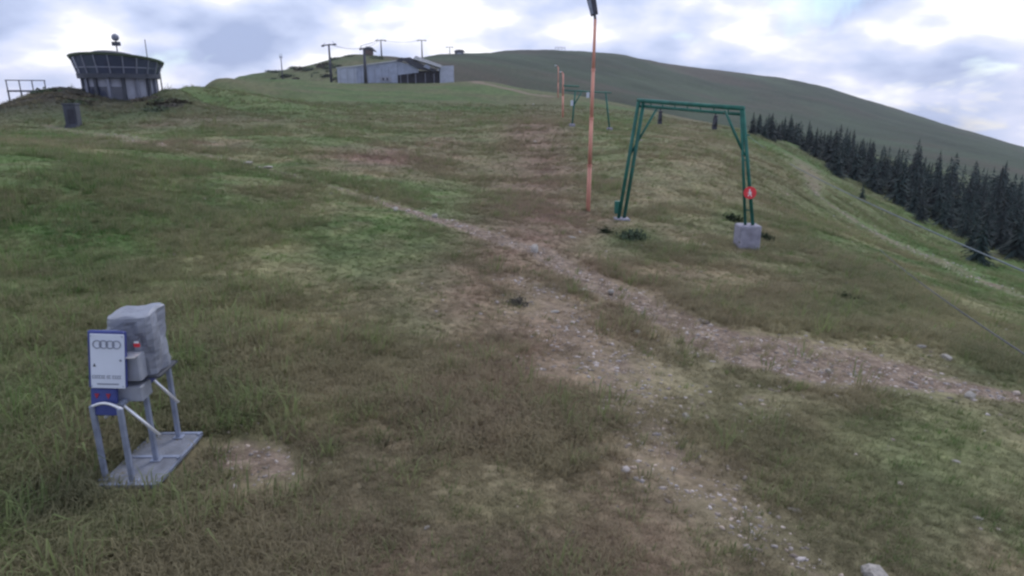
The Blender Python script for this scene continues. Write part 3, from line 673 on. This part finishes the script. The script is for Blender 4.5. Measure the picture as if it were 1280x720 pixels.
# dark lattice mast standing in front of it
def tpylon(px, py_base, py_top, D, halfw, label, cat='lift pylon', slope=0., thick=.35, grp='lift pylons along the skyline'):
    tp0 = P(px, py_top, D); g_ = Hs(tp0.x, tp0.y); zb_ = min(g_, P(px, py_base, D).z)-.3
    t_ = thing('lift_pylon', label, cat, (tp0.x, tp0.y, zb_), -math.atan2(tp0.x, tp0.y), grp)
    h = tp0.z-zb_; hw = halfw*D/F
    MB().tube((0, 0, 0), (0, 0, h), thick, thick*.6, 10).obj('pylon_shaft', 'darkmetal', t_, True)
    MB().beam((-hw, 0, h-slope*hw), (hw, 0, h+slope*hw), thick*.8, thick*.8).obj('cross_arm', 'darkmetal', t_)
    for s_ in (-1, 1):
        q = V((s_*hw*.86, 0, h+s_*slope*hw))
        MB().beam(q+V((-hw*.22, 0, -.25)), q+V((hw*.22, 0, -.25+.2*slope)), .25, .35).obj('sheave_train', 'darkmetal', t_)
        MB().beam(q+V((0, 0, 0)), q+V((-s_*hw*.35, 0, .9)), .12, .12).obj('lifting_frame', 'darkmetal', t_)
    return t_
tpylon(411, 92, 56, 255, 8, 'leftmost large T shaped lift pylon above the spruce mound', slope=.12, thick=.5)
tpylon(476, 76, 50.5, 400, 6, 'T shaped lift pylon on the skyline just right of the wooded mound', thick=.5)
tpylon(527, 72, 50.5, 470, 5.3, 'T shaped lift pylon alone on the skyline above the pale canopy', thick=.5)
tpylon(562, 72, 59, 640, 4.2, 'smallest T shaped lift pylon, next to the dark cabin', thick=.5)
m4 = tpylon(455, 104, 61, 234, 5, 'stout dark pylon standing in front of the lift station wall', thick=.62)
tpylon(351, 102, 71, 240, 1.5, 'thin pale mast on the skyline left of the wooded mound', cat='mast', thick=.22, grp='masts')
# haul ropes of the chairlift
o_ = cablethin(P(411, 55, 255), P(476, 49.5, 400), 3, .09); oo = o_.obj('haul_rope', 'cable'); tag(oo, 'haul rope between the first two skyline lift pylons', 'cable')
o_ = cablethin(P(476, 49.5, 400), P(527, 49.5, 470), 1.5, .09); oo = o_.obj('haul_rope', 'cable'); tag(oo, 'haul rope between the two middle skyline lift pylons', 'cable')
# small top shelter on the wooded mound
mp_ = P(462, 66, 350); ms = thing('hill_shelter', 'low brown shelter with a curved roof on top of the wooded mound', 'shelter', (mp_.x, mp_.y, min(mp_.z, Hs(mp_.x, mp_.y))-.4), 0)
w_ = 350/F
MB().bbox((-1*w_, 0, 1.3), (9*w_, 4, 3.2), e=.1).obj('wall', 'brownw', ms)
MB().prism([V((-7*w_, 0, 2.9)), V((-2*w_, 0, 4.3)), V((3*w_, 0, 4.1)), V((7.5*w_, 0, 2.2)), V((6.5*w_, 0, 2.0)), V((2*w_, 0, 3.2))], (0, 1, 0), 5).obj('roof', 'roofdark', ms)
MB().beam((-11*w_, 0, 4.6), (7*w_, 0, 6.6), .2, .2).obj('roof_pole', 'mullion', ms)
# dark cabin on the crest
cp = P(574, 70, 640); ch_ = thing('hilltop_cabin', 'small dark cabin with one pale wall on the far crest', 'cabin', (cp.x, cp.y, min(Hs(cp.x, cp.y), cp.z)-.5), .5)
w_ = 640/F; hh = P(574, 64.5, 640).z-ch_.location.z
MB().bbox((0, 0, hh/2), (9*w_, 6*w_, hh), e=.1).obj('wall', 'roofdark', ch_)
MB().bbox((4.55*w_, 0, hh*.5), (.2, 5*w_, hh*.8), e=.03).obj('end_wall', 'wallwhite', ch_)
MB().bbox((-1*w_, -3.03*w_, hh*.62), (6*w_, .2, hh*.25), e=.03).obj('window_band', 'wallwhite', ch_)
MB().prism([V((-6*w_, 0, hh)), V((-3*w_, 0, hh+2*w_)), V((3*w_, 0, hh+2*w_)), V((6.5*w_, 0, hh-.5*w_))], (0, 1, 0), 7*w_).obj('roof', 'dark', ch_)
# frame on the far summit
fp = P(700, 64, 770); fz = Hs(fp.x, fp.y); w_ = 770/F
fs_ = thing('summit_frame', 'faint open steel frame on the far summit behind the poles', 'lift end station', (fp.x, fp.y, fz))
mb = MB(); ht = P(700, 59, 770).z-fz
for a in (-6, -2, 2, 6): mb.beam((a*w_, 0, -.5), (a*w_*.9, 0, ht), .35, .35)
mb.beam((-6*w_, 0, ht), (6*w_, 0, ht), .4, .4); mb.beam((-6*w_, 0, ht*.5), (6*w_, 0, ht*.55), .3, .3); mb.obj('steel_frame', 'mullion', fs_)

# ---------------------------------------------------------------- trees
def spruce(seed, h=11, rad=2.3, layers=20, per=9):
    rn = random.Random(seed); mb = MB()
    for l in range(layers):
        f = l/layers; zc = h*(.07+.90*f); rr = rad*(1-f)**.82*rn.uniform(.75, 1.12)+.12
        k = max(4, int(per*(1-f*.5)))
        for i in range(k):
            q = 2*PI*(i+rn.random())/k; L_ = rr*rn.uniform(.6, 1.15); dz = -L_*rn.uniform(.18, .5)
            d = V((math.cos(q), math.sin(q), 0)); s_ = V((-d.y, d.x, 0))
            for m_ in range(4):
                a = .12+.24*m_; b1 = a+.34; wd = L_*.22*(1.15-a)
                p0 = d*L_*a+V((0, 0, zc+dz*a+rn.uniform(-.08, .08))); p1 = d*L_*b1+V((0, 0, zc+dz*b1-rn.uniform(.05, .30)))
                sd_ = s_*wd*rn.uniform(.7, 1.5)+V((0, 0, rn.uniform(-.12, .12)))
                mb.add([p0-sd_*.6, p0+sd_*.6, p1+sd_, p1-sd_*rn.uniform(.3, 1)], [(0, 1, 2, 3)])
    mb.add([(-.12, 0, h*.9), (.12, 0, h*.9), (0, 0, h*1.03)], [(0, 1, 2)]); mb.add([(0, -.12, h*.9), (0, .12, h*.9), (0, 0, h*1.02)], [(0, 1, 2)])
    return mb
def tree_proto(seed, **kw):
    t_ = bpy.data.objects.new('spruce_tree', None); S.collection.objects.link(t_)
    h = kw.get('h', 11); MB().tube((0, 0, -.6), (0, 0, h*.93), .19, .03, 7).obj('trunk', 'bark', t_); spruce(seed, **kw).obj('crown', 'needles', t_)
    return t_
protos = [tree_proto(s, h=h, rad=r) for s, h, r in ((1, 9.5, 3.0), (2, 10.5, 2.9), (3, 8, 3.1), (4, 9, 2.5), (5, 7, 2.9))]
used = set()
def plant(loc, label, group, sc=1., k=None):
    k = random.randrange(5) if k is None else k
    if k not in used:
        used.add(k); t_ = protos[k]; t_.location = loc; t_.rotation_euler = (0, 0, random.random()*6); t_.scale = (sc,)*3; tag(t_, label, 'tree', group)
    else:
        t_ = dup(protos[k], loc, random.random()*6, label, group, (sc*random.uniform(.85, 1.1), sc*random.uniform(.85, 1.1), sc)); t_['category'] = 'tree'
    return t_
# forest at the right: stands on the valley side, between its lower edge and the far hill
EDGE = [(935, 168, 128), (960, 178, 130), (1000, 190, 150), (1040, 215, 150), (1090, 238, 150), (1150, 262, 150), (1210, 290, 140), (1285, 310, 130), (1400, 350, 120)]
forest = []
rn = random.Random(11)
def forest_row(px, py, D, sc=1.):
    p = P(px, py, D); p.z = Hs(p.x, p.y)-.1; forest.append((p, sc))
cnt = 0
TOPX = [935, 1000, 1050, 1130, 1200, 1280, 1400]; TOPY = [142, 153, 166, 188, 198, 214, 250]; LOWY = [166, 191, 223, 266, 306, 336, 386]; HPX = [25, 32, 36, 42, 48, 54, 58]
while len(forest) < 270:
    px = 936+rn.random()**.85*400; hp = np.interp(px, TOPX, HPX); t0 = np.interp(px, TOPX, TOPY)+hp*.75; t1 = max(t0+3, np.interp(px, TOPX, LOWY)-5+6*math.sin(px*.11)*math.sin(px*.037))
    f_r = rn.random()**.8; g_ = G(px, t0+(t1-t0)*f_r); D = math.hypot(g_.x, g_.y)
    if not 60 < D < 420: continue
    if any((p.xy-g_.xy).length < 1.6 for p, _ in forest): continue
    g_.z -= .2; forest.append((g_, min(1.25, hp*(.72+.28*f_r)*D/F/9*rn.uniform(.50, 1.18))))
for p, s_ in forest: plant(p, 'dark spruce in the forest on the valley side below the far hill', 'spruces of the valley forest', s_)
mass = MB(); rn = random.Random(21); k = 0
pool = [(spruce(40+i, h=9, rad=2.8, layers=13, per=7)) for i in range(4)]
while k < 230:
    px = 940+rn.random()**.8*400; hp = np.interp(px, TOPX, HPX); t0 = np.interp(px, TOPX, TOPY)+hp*.78; t1 = max(t0+3, np.interp(px, TOPX, LOWY)-8)
    g_ = G(px, t0+(t1-t0)*rn.random()); D = math.hypot(g_.x, g_.y)
    if not 60 < D < 420: continue
    k += 1; q = rn.random()*6.3; cq, sq = math.cos(q), math.sin(q); sc = min(1.15, hp*D/F/9*rn.uniform(.55, .85)); src = pool[k % 4]
    mass.add([(g_.x+(v[0]*cq-v[1]*sq)*sc*1.15, g_.y+(v[0]*sq+v[1]*cq)*sc*1.15, g_.z-.3+v[2]*sc) for v in src.v], src.f)
mo = mass.obj('spruce_forest', 'needles'); mo['kind'] = 'stuff'; mo['label'] = 'dense dark mass of spruces filling the forest behind its front trees'; mo['category'] = 'forest'
# single trees standing before the forest edge
for px, py, hpx, lab in ((1222, 330, 48, 'dark round spruce standing apart below the forest, nearest the cable'), (1149, 277, 34, 'lone spruce in front of the forest edge left of the cable'),
                         (1066, 224, 42, 'narrow spruce at the middle of the forest edge'), (1077, 249, 18, 'small spruce on the grass below the forest edge'),
                         (940, 168, 26, 'first spruce of the forest, right beside the green gantry leg'), (1262, 300, 50, 'tall spruce at the right edge of the picture beyond the cable')):
    g_ = G(px, py); D = math.hypot(g_.x, g_.y); D = min(D, 230); hm = hpx*D/F
    k = 2 if px == 1222 else 0; plant(V((g_.x, g_.y, g_.z-.1)), lab, None, hm/(8 if k == 2 else 9.5), k)
# small spruces along the skyline left of the mound
for i, (px, hpx) in enumerate(((284, 4), (291, 7), (300, 11), (309, 6), (320, 9), (328, 7), (335, 5), (292, 4), (346, 5), (352, 5), (372, 5), (391, 5), (426, 6))):
    D = 300; p = P(px, 110, D); z_ = Hs(p.x, p.y); plant(V((p.x, p.y, z_-.2)), 'small spruce on the skyline left of the wooded mound', 'skyline spruces left of the lift station', hpx*D/F/10, None)
# shrubs
def bush_mesh(seed, n=260, flat=.6):
    rn = random.Random(seed); mb = MB()
    for i in range(n):
        d = V((rn.gauss(0, 1), rn.gauss(0, 1), abs(rn.gauss(0, 1)))).normalized()*rn.uniform(.45, 1)*(1+.25*math.sin(seed+i*.7)); d.z *= flat
        a = V((rn.gauss(0, 1), rn.gauss(0, 1), rn.gauss(0, 1))).normalized()*rn.uniform(.08, .17); b_ = a.orthogonal().normalized()*rn.uniform(.05, .12)
        mb.add([d-a, d+b_, d+a, d-b_], [(0, 1, 2, 3)])
    return mb
def bush_proto(seed, m, nm):
    t_ = bpy.data.objects.new(nm, None); S.collection.objects.link(t_)
    bush_mesh(seed).obj('foliage', m, t_); mb = MB()
    for i in range(5): q = i*1.3; mb.tube((0, 0, -.1), (.5*math.cos(q), .5*math.sin(q), .45), .03, .012, 5)
    mb.obj('stems', 'bark', t_); return t_
bp1 = bush_proto(5, 'leaves', 'green_shrub'); bp2 = bush_proto(9, 'dryleaves', 'dry_shrub'); used_b = {}
def shrub(proto, loc, sc, label, group=None):
    if proto.name not in used_b:
        used_b[proto.name] = 1; proto.location = loc; proto.scale = sc; tag(proto, label, 'shrub', group)
    else: t_ = dup(proto, loc, random.random()*6, label, group, sc); t_['category'] = 'shrub'
for px, py, rx, rz_, pr, lab in ((790, 300, 20, 9, bp1, 'dark green low shrub just below the left leg of the near gantry'), (757, 291, 11, 5, bp1, 'small green shrub at the foot of the orange lamp pole'),
                                (915, 276, 12, 6, bp1, 'low green shrub left of the concrete footing'), (956, 300, 9, 6, bp1, 'small green shrub right of the concrete footing'),
                                (646, 380, 14, 6, bp2, 'brown dry tuft shrub in the middle of the slope'), 
                                (1055, 372, 12, 5, bp1, 'bright green clump on the right hand slope')):
    g_ = G(px, py); D = math.hypot(g_.x, g_.y); w_ = D/F; shrub(pr, V((g_.x, g_.y, g_.z-.03)), (rx*w_, rx*w_*1.1, rz_*w_*2.6), lab)
rn = random.Random(3)
for px, py in ((1140, 262), (1152, 256), (1166, 268), (1178, 262), (1190, 280), (1128, 252), (1205, 292), (1098, 240)):
    g_ = G(px, py); shrub(bp1, V((g_.x, g_.y, g_.z-.2)), (2.4, 2.4, 2.0), 'leafy green bush at the lower edge of the spruce forest', 'green bushes at the forest edge')
for i in range(46):       # wooded mound behind the station
    px = rn.uniform(335, 480); D = rn.uniform(255, 345); p = P(px, 90, D); z_ = Hs(p.x, p.y)
    s_ = rn.uniform(1.2, 2.8); shrub(bp1 if i % 3 else bp2, V((p.x, p.y, z_-.3)), (s_*1.3, s_*1.3, s_), 'dark bush on the mound behind the lift station', 'bushes on the mound behind the lift station')
for i in range(34):       # bushes about the round restaurant
    px = rn.uniform(60, 225); D = rn.uniform(80, 92); p = P(px, 120, D); z_ = Hs(p.x, p.y)
    if 108 < px < 190 and rn.random() < .5: continue
    s_ = rn.uniform(.4, 1.0); shrub(bp2 if i % 3 else bp1, V((p.x, p.y, z_-.2)), (s_*1.6, s_*1.6, s_), 'low dark bush on the knoll around the round restaurant', 'bushes around the round restaurant')

# ---------------------------------------------------------------- rocks
def rock_mesh(seed, flat=.6):
    rn = random.Random(seed); import bmesh
    b2 = bmesh.new(); bmesh.ops.create_icosphere(b2, subdivisions=2, radius=1)
    pl_ = [(V((rn.gauss(0, 1), rn.gauss(0, 1), rn.gauss(0, .7))).normalized(), rn.uniform(.5, .85)) for _ in range(9)]
    for v in b2.verts:
        for n_2, d_2 in pl_:
            k = v.co.dot(n_2)
            if k > d_2: v.co -= n_2*(k-d_2)
        v.co *= rn.uniform(.94, 1.05); v.co.z *= flat
    me = bpy.data.meshes.new('rock'); b2.to_mesh(me); b2.free(); return me
rocks = [rock_mesh(s, f) for s, f in ((1, .6), (2, .4), (3, .75), (4, .3), (5, .55))]
for i, m_ in enumerate(rocks): m_.materials.append(M['stone'])
for i, (px, py, hw, fl2, lab) in enumerate([
    (1183, 448, 9, 0, 'large pale rock at the right end of the stony track'), (1212, 496, 8, 2, 'pale angular rock on grass near the right edge'),
    (1097, 726, 24, 0, 'big grey rock cut off by the bottom edge'), (728, 362, 8, 3, 'flat white stone left of the track below the gantry'),
    (692, 390, 8, 3, 'long flat white stone lying in the grass left of the track'), (764, 365, 5, 2, 'upright bluish stone on the track'),
    (575, 316, 4, 0, 'small stone with a dark side alone on the upper grass'), (797, 416, 6, 0, 'pale stone on the gravel in mid slope'),
    (534, 661, 5, 0, 'white stone alone in the foreground grass'), (858, 522, 8, 2, 'pale stone on the gravel above the foreground'),
    (668, 311, 10, 0, 'grey blue rock on the narrow part of the track'), (1036, 464, 5, 0, 'small white stone on the lower edge of the wide track'),
    (309, 205, 10, 3, 'pale flat slab on the upper track, left of two'), (335, 209, 6, 3, 'pale flat slab on the upper track, right of two'),
    (495, 262, 6, 0, 'pale stone on the upper track'), (544, 270, 5, 2, 'white stone where the track narrows'), (725, 291, 4, 0, 'pale stone below the orange pole'),
    (715, 297, 6, 3, 'small flat stone left of the green shrub'), (669, 178, 3, 2, 'small bluish stone on the reddish lift track'), (667, 131, 2, 2, 'tiny white stone high on the reddish lift track'),
    (1151, 434, 6, 1, 'pale stone above the wide track near the large rock'), (842, 588, 6, 1, 'white stone at the edge of the gravel in the foreground'), (993, 638, 9, 3, 'flat pinkish stone in the foreground gravel'),
    (1222, 649, 6, 1, 'grey stone in the grass near the bottom right corner'), (985, 520, 5, 1, 'pale stone on grass below the track'), (1195, 578, 5, 1, 'pale pebble cluster stone in the right foreground')]):
    g_ = G(px, py); D = g_.length; w_ = (g_-V((0, 0, EYE))).length/F*hw
    r_ = bpy.data.objects.new('rock', rocks[fl2 if fl2 < 5 else 0]); S.collection.objects.link(r_)
    r_.location = (g_.x, g_.y, g_.z-w_*.05); r_.scale = (w_, w_*.8, w_); r_.rotation_euler = (random.uniform(-.2, .2), random.uniform(-.2, .2), random.random()*6)
    tag(r_, lab, 'rock')
# gravel: countless stones on the track, one object
ico = [V(v).normalized() for v in ((0, 1, 1.6), (0, -1, 1.6), (0, 1, -1.6), (0, -1, -1.6), (1, 1.6, 0), (-1, 1.6, 0), (1, -1.6, 0), (-1, -1.6, 0), (1.6, 0, 1), (-1.6, 0, 1), (1.6, 0, -1), (-1.6, 0, -1))]
icf = np.array([(0,1,8),(0,9,1),(0,8,4),(0,4,5),(0,5,9),(8,1,6),(8,6,10),(8,10,4),(1,9,7),(1,7,6),(9,5,11),(9,11,7),(4,10,2),(4,2,5),(5,2,11),(10,6,3),(10,3,2),(11,2,3),(11,3,7),(6,7,3)])
icv = np.array([tuple(v) for v in ico])
def scatter(n, rmin, rmax, pw, fn):
    th_ = RNG.uniform(-.86, .86, n); u = RNG.random(n); e = 2-pw
    r = (rmin**e+u*(rmax**e-rmin**e))**(1/e); xx_ = r*np.sin(th_); yy_ = r*np.cos(th_); k = RNG.random(n) < fn(xx_, yy_); return xx_[k], yy_[k], r[k]
gx, gy, gr = scatter(150000, 3.2, 60, 1.35, lambda a, b_: np.clip(np.clip(dirt_f(a, b_)*1.3-.12*fbm(a, b_, 3), 0, 1)**1.3*.5, .006+.05*np.clip(a/4, 0, 1)*np.clip(fbm(a/1.2, b_/1.2, 3, 7.)-.3, 0, 1), 1))
def along(pw, n, spread, w):
    seg = np.array([math.dist(a[:2], b_[:2])*((a[2]+b_[2])**w)/max(math.hypot(a[0], a[1]), 4)**.6 for a, b_ in zip(pw[:-1], pw[1:])]); k = RNG.choice(len(seg), n, p=seg/seg.sum()); f = RNG.random(n)
    a = pw[k]; b_ = pw[k+1]; c = a+(b_-a)*f[:, None]; d = RNG.normal(0, spread, n)*c[:, 2]; t_ = (b_-a)[:, :2]; t_ = t_/np.linalg.norm(t_, axis=1)[:, None]
    return c[:, 0]-t_[:, 1]*d, c[:, 1]+t_[:, 0]*d
ax_, ay_ = along(PW['track'], 5200, .6, .8); bx2, by2 = along(PW['gravel'], 2600, .85, 1.)
kk = RNG.random(len(ax_)) < np.clip((ax_+10)/8, .06, 1)*np.clip(fbm(ax_/.8, ay_/.8, 3, 5.)*3-.7, .1, 1); ax_, ay_ = ax_[kk], ay_[kk]
kk = RNG.random(len(bx2)) < np.clip(fbm(bx2/.7, by2/.7, 3, 5.)*3-.8, .05, 1); bx2, by2 = bx2[kk], by2[kk]
n0 = len(gx); gx = np.concatenate([gx, ax_, bx2]); gy = np.concatenate([gy, ay_, by2]); gr = np.hypot(gx, gy)
n = len(gx); print('gravel', n)
siz = (.006+.017*RNG.random(n)**3.5)*(1+gr/16); big = RNG.random(n) < .018; siz[big] *= 2.0; siz[n0:] = (.006+.026*RNG.random(n-n0)**4)*(1+gr[n0:]/24)
gz = H(gx, gy)-.07*np.exp(-dist_poly(gx, gy, PW['track'])**2)*np.clip(40/gr, 0, 1)
ang = RNG.random(n)*6.28; sc3 = np.stack([siz*RNG.uniform(.8, 1.5, n), siz*RNG.uniform(.6, 1.1, n), siz*RNG.uniform(.3, .75, n)], 1)
vv = icv[None]*sc3[:, None]*RNG.uniform(.65, 1.3, (n, 12, 1)); ca_ = np.cos(ang)[:, None]; sa_ = np.sin(ang)[:, None]
vx = vv[..., 0]*ca_-vv[..., 1]*sa_+gx[:, None]; vy = vv[..., 0]*sa_+vv[..., 1]*ca_+gy[:, None]; vz = vv[..., 2]+(gz+siz*.05)[:, None]
fcs = (icf[None]+(np.arange(n)*12)[:, None, None]).reshape(-1, 3)
gme = np_mesh('gravel', np.stack([vx, vy, vz], -1).reshape(-1, 3), fcs)
cc = np.repeat(RNG.uniform(.5, 1.2, n)**1.3*1.25, 12); br = np.repeat(RNG.random(n), 12)
col = np.stack([cc*.36, cc*(.29+.04*br), cc*(.24+.09*br), np.ones(n*12)], 1)
at = gme.attributes.new('tone', 'FLOAT_COLOR', 'POINT'); at.data.foreach_set('color', col.astype(np.float32).ravel())
m_, t, b = new_mat('gravel_stone'); ca = t.nodes.new('ShaderNodeAttribute'); ca.attribute_name = 'tone'; t.links.new(ca.outputs['Color'], b.inputs['Base Color']); b.inputs['Roughness'].default_value = .9
gme.materials.append(m_); go = bpy.data.objects.new('gravel', gme); S.collection.objects.link(go); go['kind'] = 'stuff'
go['label'] = 'loose stones and gravel lying on the worn track'; go['category'] = 'gravel'

# ---------------------------------------------------------------- grass: one object, tufts instanced over points
m_, t, b = new_mat('grass_blades'); ca = t.nodes.new('ShaderNodeAttribute'); ca.attribute_type = 'INSTANCER'; ca.attribute_name = 'tone'
tcn = t.nodes.new('ShaderNodeTexCoord'); t.links.new(ca.outputs['Color'], b.inputs['Base Color']); b.inputs['Roughness'].default_value = .75; b.inputs['Specular IOR Level'].default_value = .2
tl = t.nodes.new('ShaderNodeBsdfTranslucent'); t.links.new(ca.outputs['Color'], tl.inputs[0]); ms_ = t.nodes.new('ShaderNodeMixShader'); ms_.inputs[0].default_value = .42
t.links.new(b.outputs[0], ms_.inputs[1]); t.links.new(tl.outputs[0], ms_.inputs[2]); t.links.new(ms_.outputs[0], t.nodes['Material Output'].inputs[0])
M['blades'] = m_
def tuft(seed, nb, h, spread, lean, wd):
    rn = random.Random(seed); mb = MB()
    for i in range(nb):
        q = rn.random()*6.28; b0 = V((math.cos(q), math.sin(q), 0))*rn.uniform(0, .5)*spread; d = V((math.cos(q+rn.uniform(-.8, .8)), math.sin(q+rn.uniform(-.8, .8)), 0))
        hh_ = h*rn.uniform(.55, 1.1); ln = hh_*rn.uniform(.25, .9)*lean; wv = V((-d.y, d.x, 0))*wd*rn.uniform(.7, 1.3)
        wind = V((.35, -.1, 0))*hh_*lean*.7
        p = [b0, b0+d*ln*.35+wind*.3+V((0, 0, hh_*.6)), b0+d*ln+wind+V((0, 0, hh_*(.98-.3*lean)))]
        mb.add([p[0]-wv, p[0]+wv, p[1]+wv*.7, p[1]-wv*.7, p[2]], [(0, 1, 2, 3), (3, 2, 4)])
    return mb
gp = bpy.data.objects.new('grass', None)
def on_plate(a, b_):
    dx = a-T.location.x-.22; dy = b_-T.location.y-.43; return ((abs(dx) < .33) & (abs(dy) < .56)).astype(float)
px_, py_, pr = scatter(760000, 2.6, 150, 1.35, lambda a, b_: (1-on_plate(a, b_))*np.clip(1.15-np.hypot(a, b_)/150, 0, 1)**.7*np.clip(1.05-2.0*dirt_f(a, b_)-.35*(fbm(a/1.3, b_/1.3, 3, 4.) < .38), .04, 1)*.62)
n = len(px_); print('tufts', n)
pz = H(px_, py_)-.015
long_ = np.clip((fbm(px_/2.3, py_/2.3, 3, 50.)-.42)*4, 0, 1)
long_ = np.maximum(long_*.7, np.clip(blob(px_, py_, 260, 430, 170, 90)*1.0+blob(px_, py_, 60, 560, 170, 120), 0, 1))
tus = RNG.random(n) < .05*np.clip(fbm(px_/2, py_/2, 3, 120.)*2-.4, .1, 1)
scl = (.48+.62*long_)*RNG.uniform(.7, 1.3, n)*np.where(tus, 1.9, 1)*(1+pr/70); var = (RNG.random(n)*3).astype(int)+np.where(RNG.random(n) < long_*.5, 3, 0)
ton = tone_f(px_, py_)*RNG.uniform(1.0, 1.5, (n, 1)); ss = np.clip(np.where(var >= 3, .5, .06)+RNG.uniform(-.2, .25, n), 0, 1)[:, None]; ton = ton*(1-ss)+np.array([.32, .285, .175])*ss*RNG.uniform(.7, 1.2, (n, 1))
ton[tus] *= np.array([.75, .95, .7])
pm = bpy.data.meshes.new('grass'); pm.vertices.add(n); pm.vertices.foreach_set('co', np.stack([px_, py_, pz], 1).astype(np.float32).ravel())
for nm, ty, arr in (('scl', 'FLOAT', scl), ('rot', 'FLOAT', RNG.random(n)*1.6-.8+(RNG.random(n) < .5)*3.14*0), ('var', 'INT', var)):
    at = pm.attributes.new(nm, ty, 'POINT'); at.data.foreach_set('value', arr.astype(np.int32 if ty == 'INT' else np.float32))
at = pm.attributes.new('tone', 'FLOAT_COLOR', 'POINT'); at.data.foreach_set('color', np.hstack([ton, np.ones((n, 1))]).astype(np.float32).ravel())
gp = bpy.data.objects.new('grass', pm); S.collection.objects.link(gp); gp['kind'] = 'stuff'; gp['label'] = 'short mountain grass with straw coloured stalks covering the slope'; gp['category'] = 'grass'
tufts = []
for i, (nb, h, sp_, ln, wd) in enumerate(((22, .085, .16, .8, .004), (18, .11, .18, 1., .004), (26, .065, .2, .7, .0045), (16, .24, .16, 1.1, .0035), (12, .30, .14, 1.2, .003), (18, .18, .18, 1.2, .0035))):
    o_ = tuft(i+1, nb, h, sp_, ln, wd).obj('grass_tuft', 'blades', gp); g_ = G(420+60*i, 560); o_.location = g_; tufts.append(o_)
ng = bpy.data.node_groups.new('grass_spread', 'GeometryNodeTree'); ng.interface.new_socket('Geometry', in_out='INPUT', socket_type='NodeSocketGeometry'); ng.interface.new_socket('Geometry', in_out='OUTPUT', socket_type='NodeSocketGeometry')
gi = ng.nodes.new('NodeGroupInput'); go_ = ng.nodes.new('NodeGroupOutput'); jn = ng.nodes.new('GeometryNodeJoinGeometry')
def attr(nm, ty):
    a = ng.nodes.new('GeometryNodeInputNamedAttribute'); a.data_type = ty; a.inputs[0].default_value = nm; return next(s_ for s_ in a.outputs if s_.enabled)
vr = attr('var', 'INT'); rr_ = attr('rot', 'FLOAT'); sl = attr('scl', 'FLOAT')
cx_ = ng.nodes.new('ShaderNodeCombineXYZ'); ng.links.new(rr_, cx_.inputs[2])
for i, o_ in enumerate(tufts):
    oi = ng.nodes.new('GeometryNodeObjectInfo'); oi.transform_space = 'ORIGINAL'; oi.inputs['Object'].default_value = o_; oi.inputs['As Instance'].default_value = True
    cmp = ng.nodes.new('FunctionNodeCompare'); cmp.data_type = 'INT'; cmp.operation = 'EQUAL'
    ins = [s_ for s_ in cmp.inputs if s_.enabled]; ng.links.new(vr, ins[0]); ins[1].default_value = i
    ip = ng.nodes.new('GeometryNodeInstanceOnPoints'); ng.links.new(gi.outputs[0], ip.inputs['Points']); ng.links.new(cmp.outputs[0], ip.inputs['Selection']); ng.links.new(oi.outputs['Geometry'], ip.inputs['Instance'])
    ng.links.new(cx_.outputs[0], ip.inputs['Rotation']); ng.links.new(sl, ip.inputs['Scale']); ng.links.new(ip.outputs[0], jn.inputs[0])
ng.links.new(jn.outputs[0], go_.inputs[0])
md = gp.modifiers.new('spread', 'NODES'); md.node_group = ng

# ---------------------------------------------------------------- haze
hz_top = 75.0
hb = MB().box((0, 0, (hz_top-760)/2), (5600, 5600, hz_top+760))
hm = bpy.data.materials.new('haze'); hm.use_nodes = True; t = hm.node_tree; t.nodes.clear()
pv = t.nodes.new('ShaderNodeVolumePrincipled'); pv.inputs['Color'].default_value = (.86, .88, 1, 1); pv.inputs['Density'].default_value = .00016; pv.inputs['Anisotropy'].default_value = .2
ou = t.nodes.new('ShaderNodeOutputMaterial'); t.links.new(pv.outputs[0], ou.inputs['Volume'])
ho = hb.obj('haze', hm); ho['kind'] = 'stuff'; ho['label'] = 'thin pale summer haze over the mountain'; ho['category'] = 'haze'
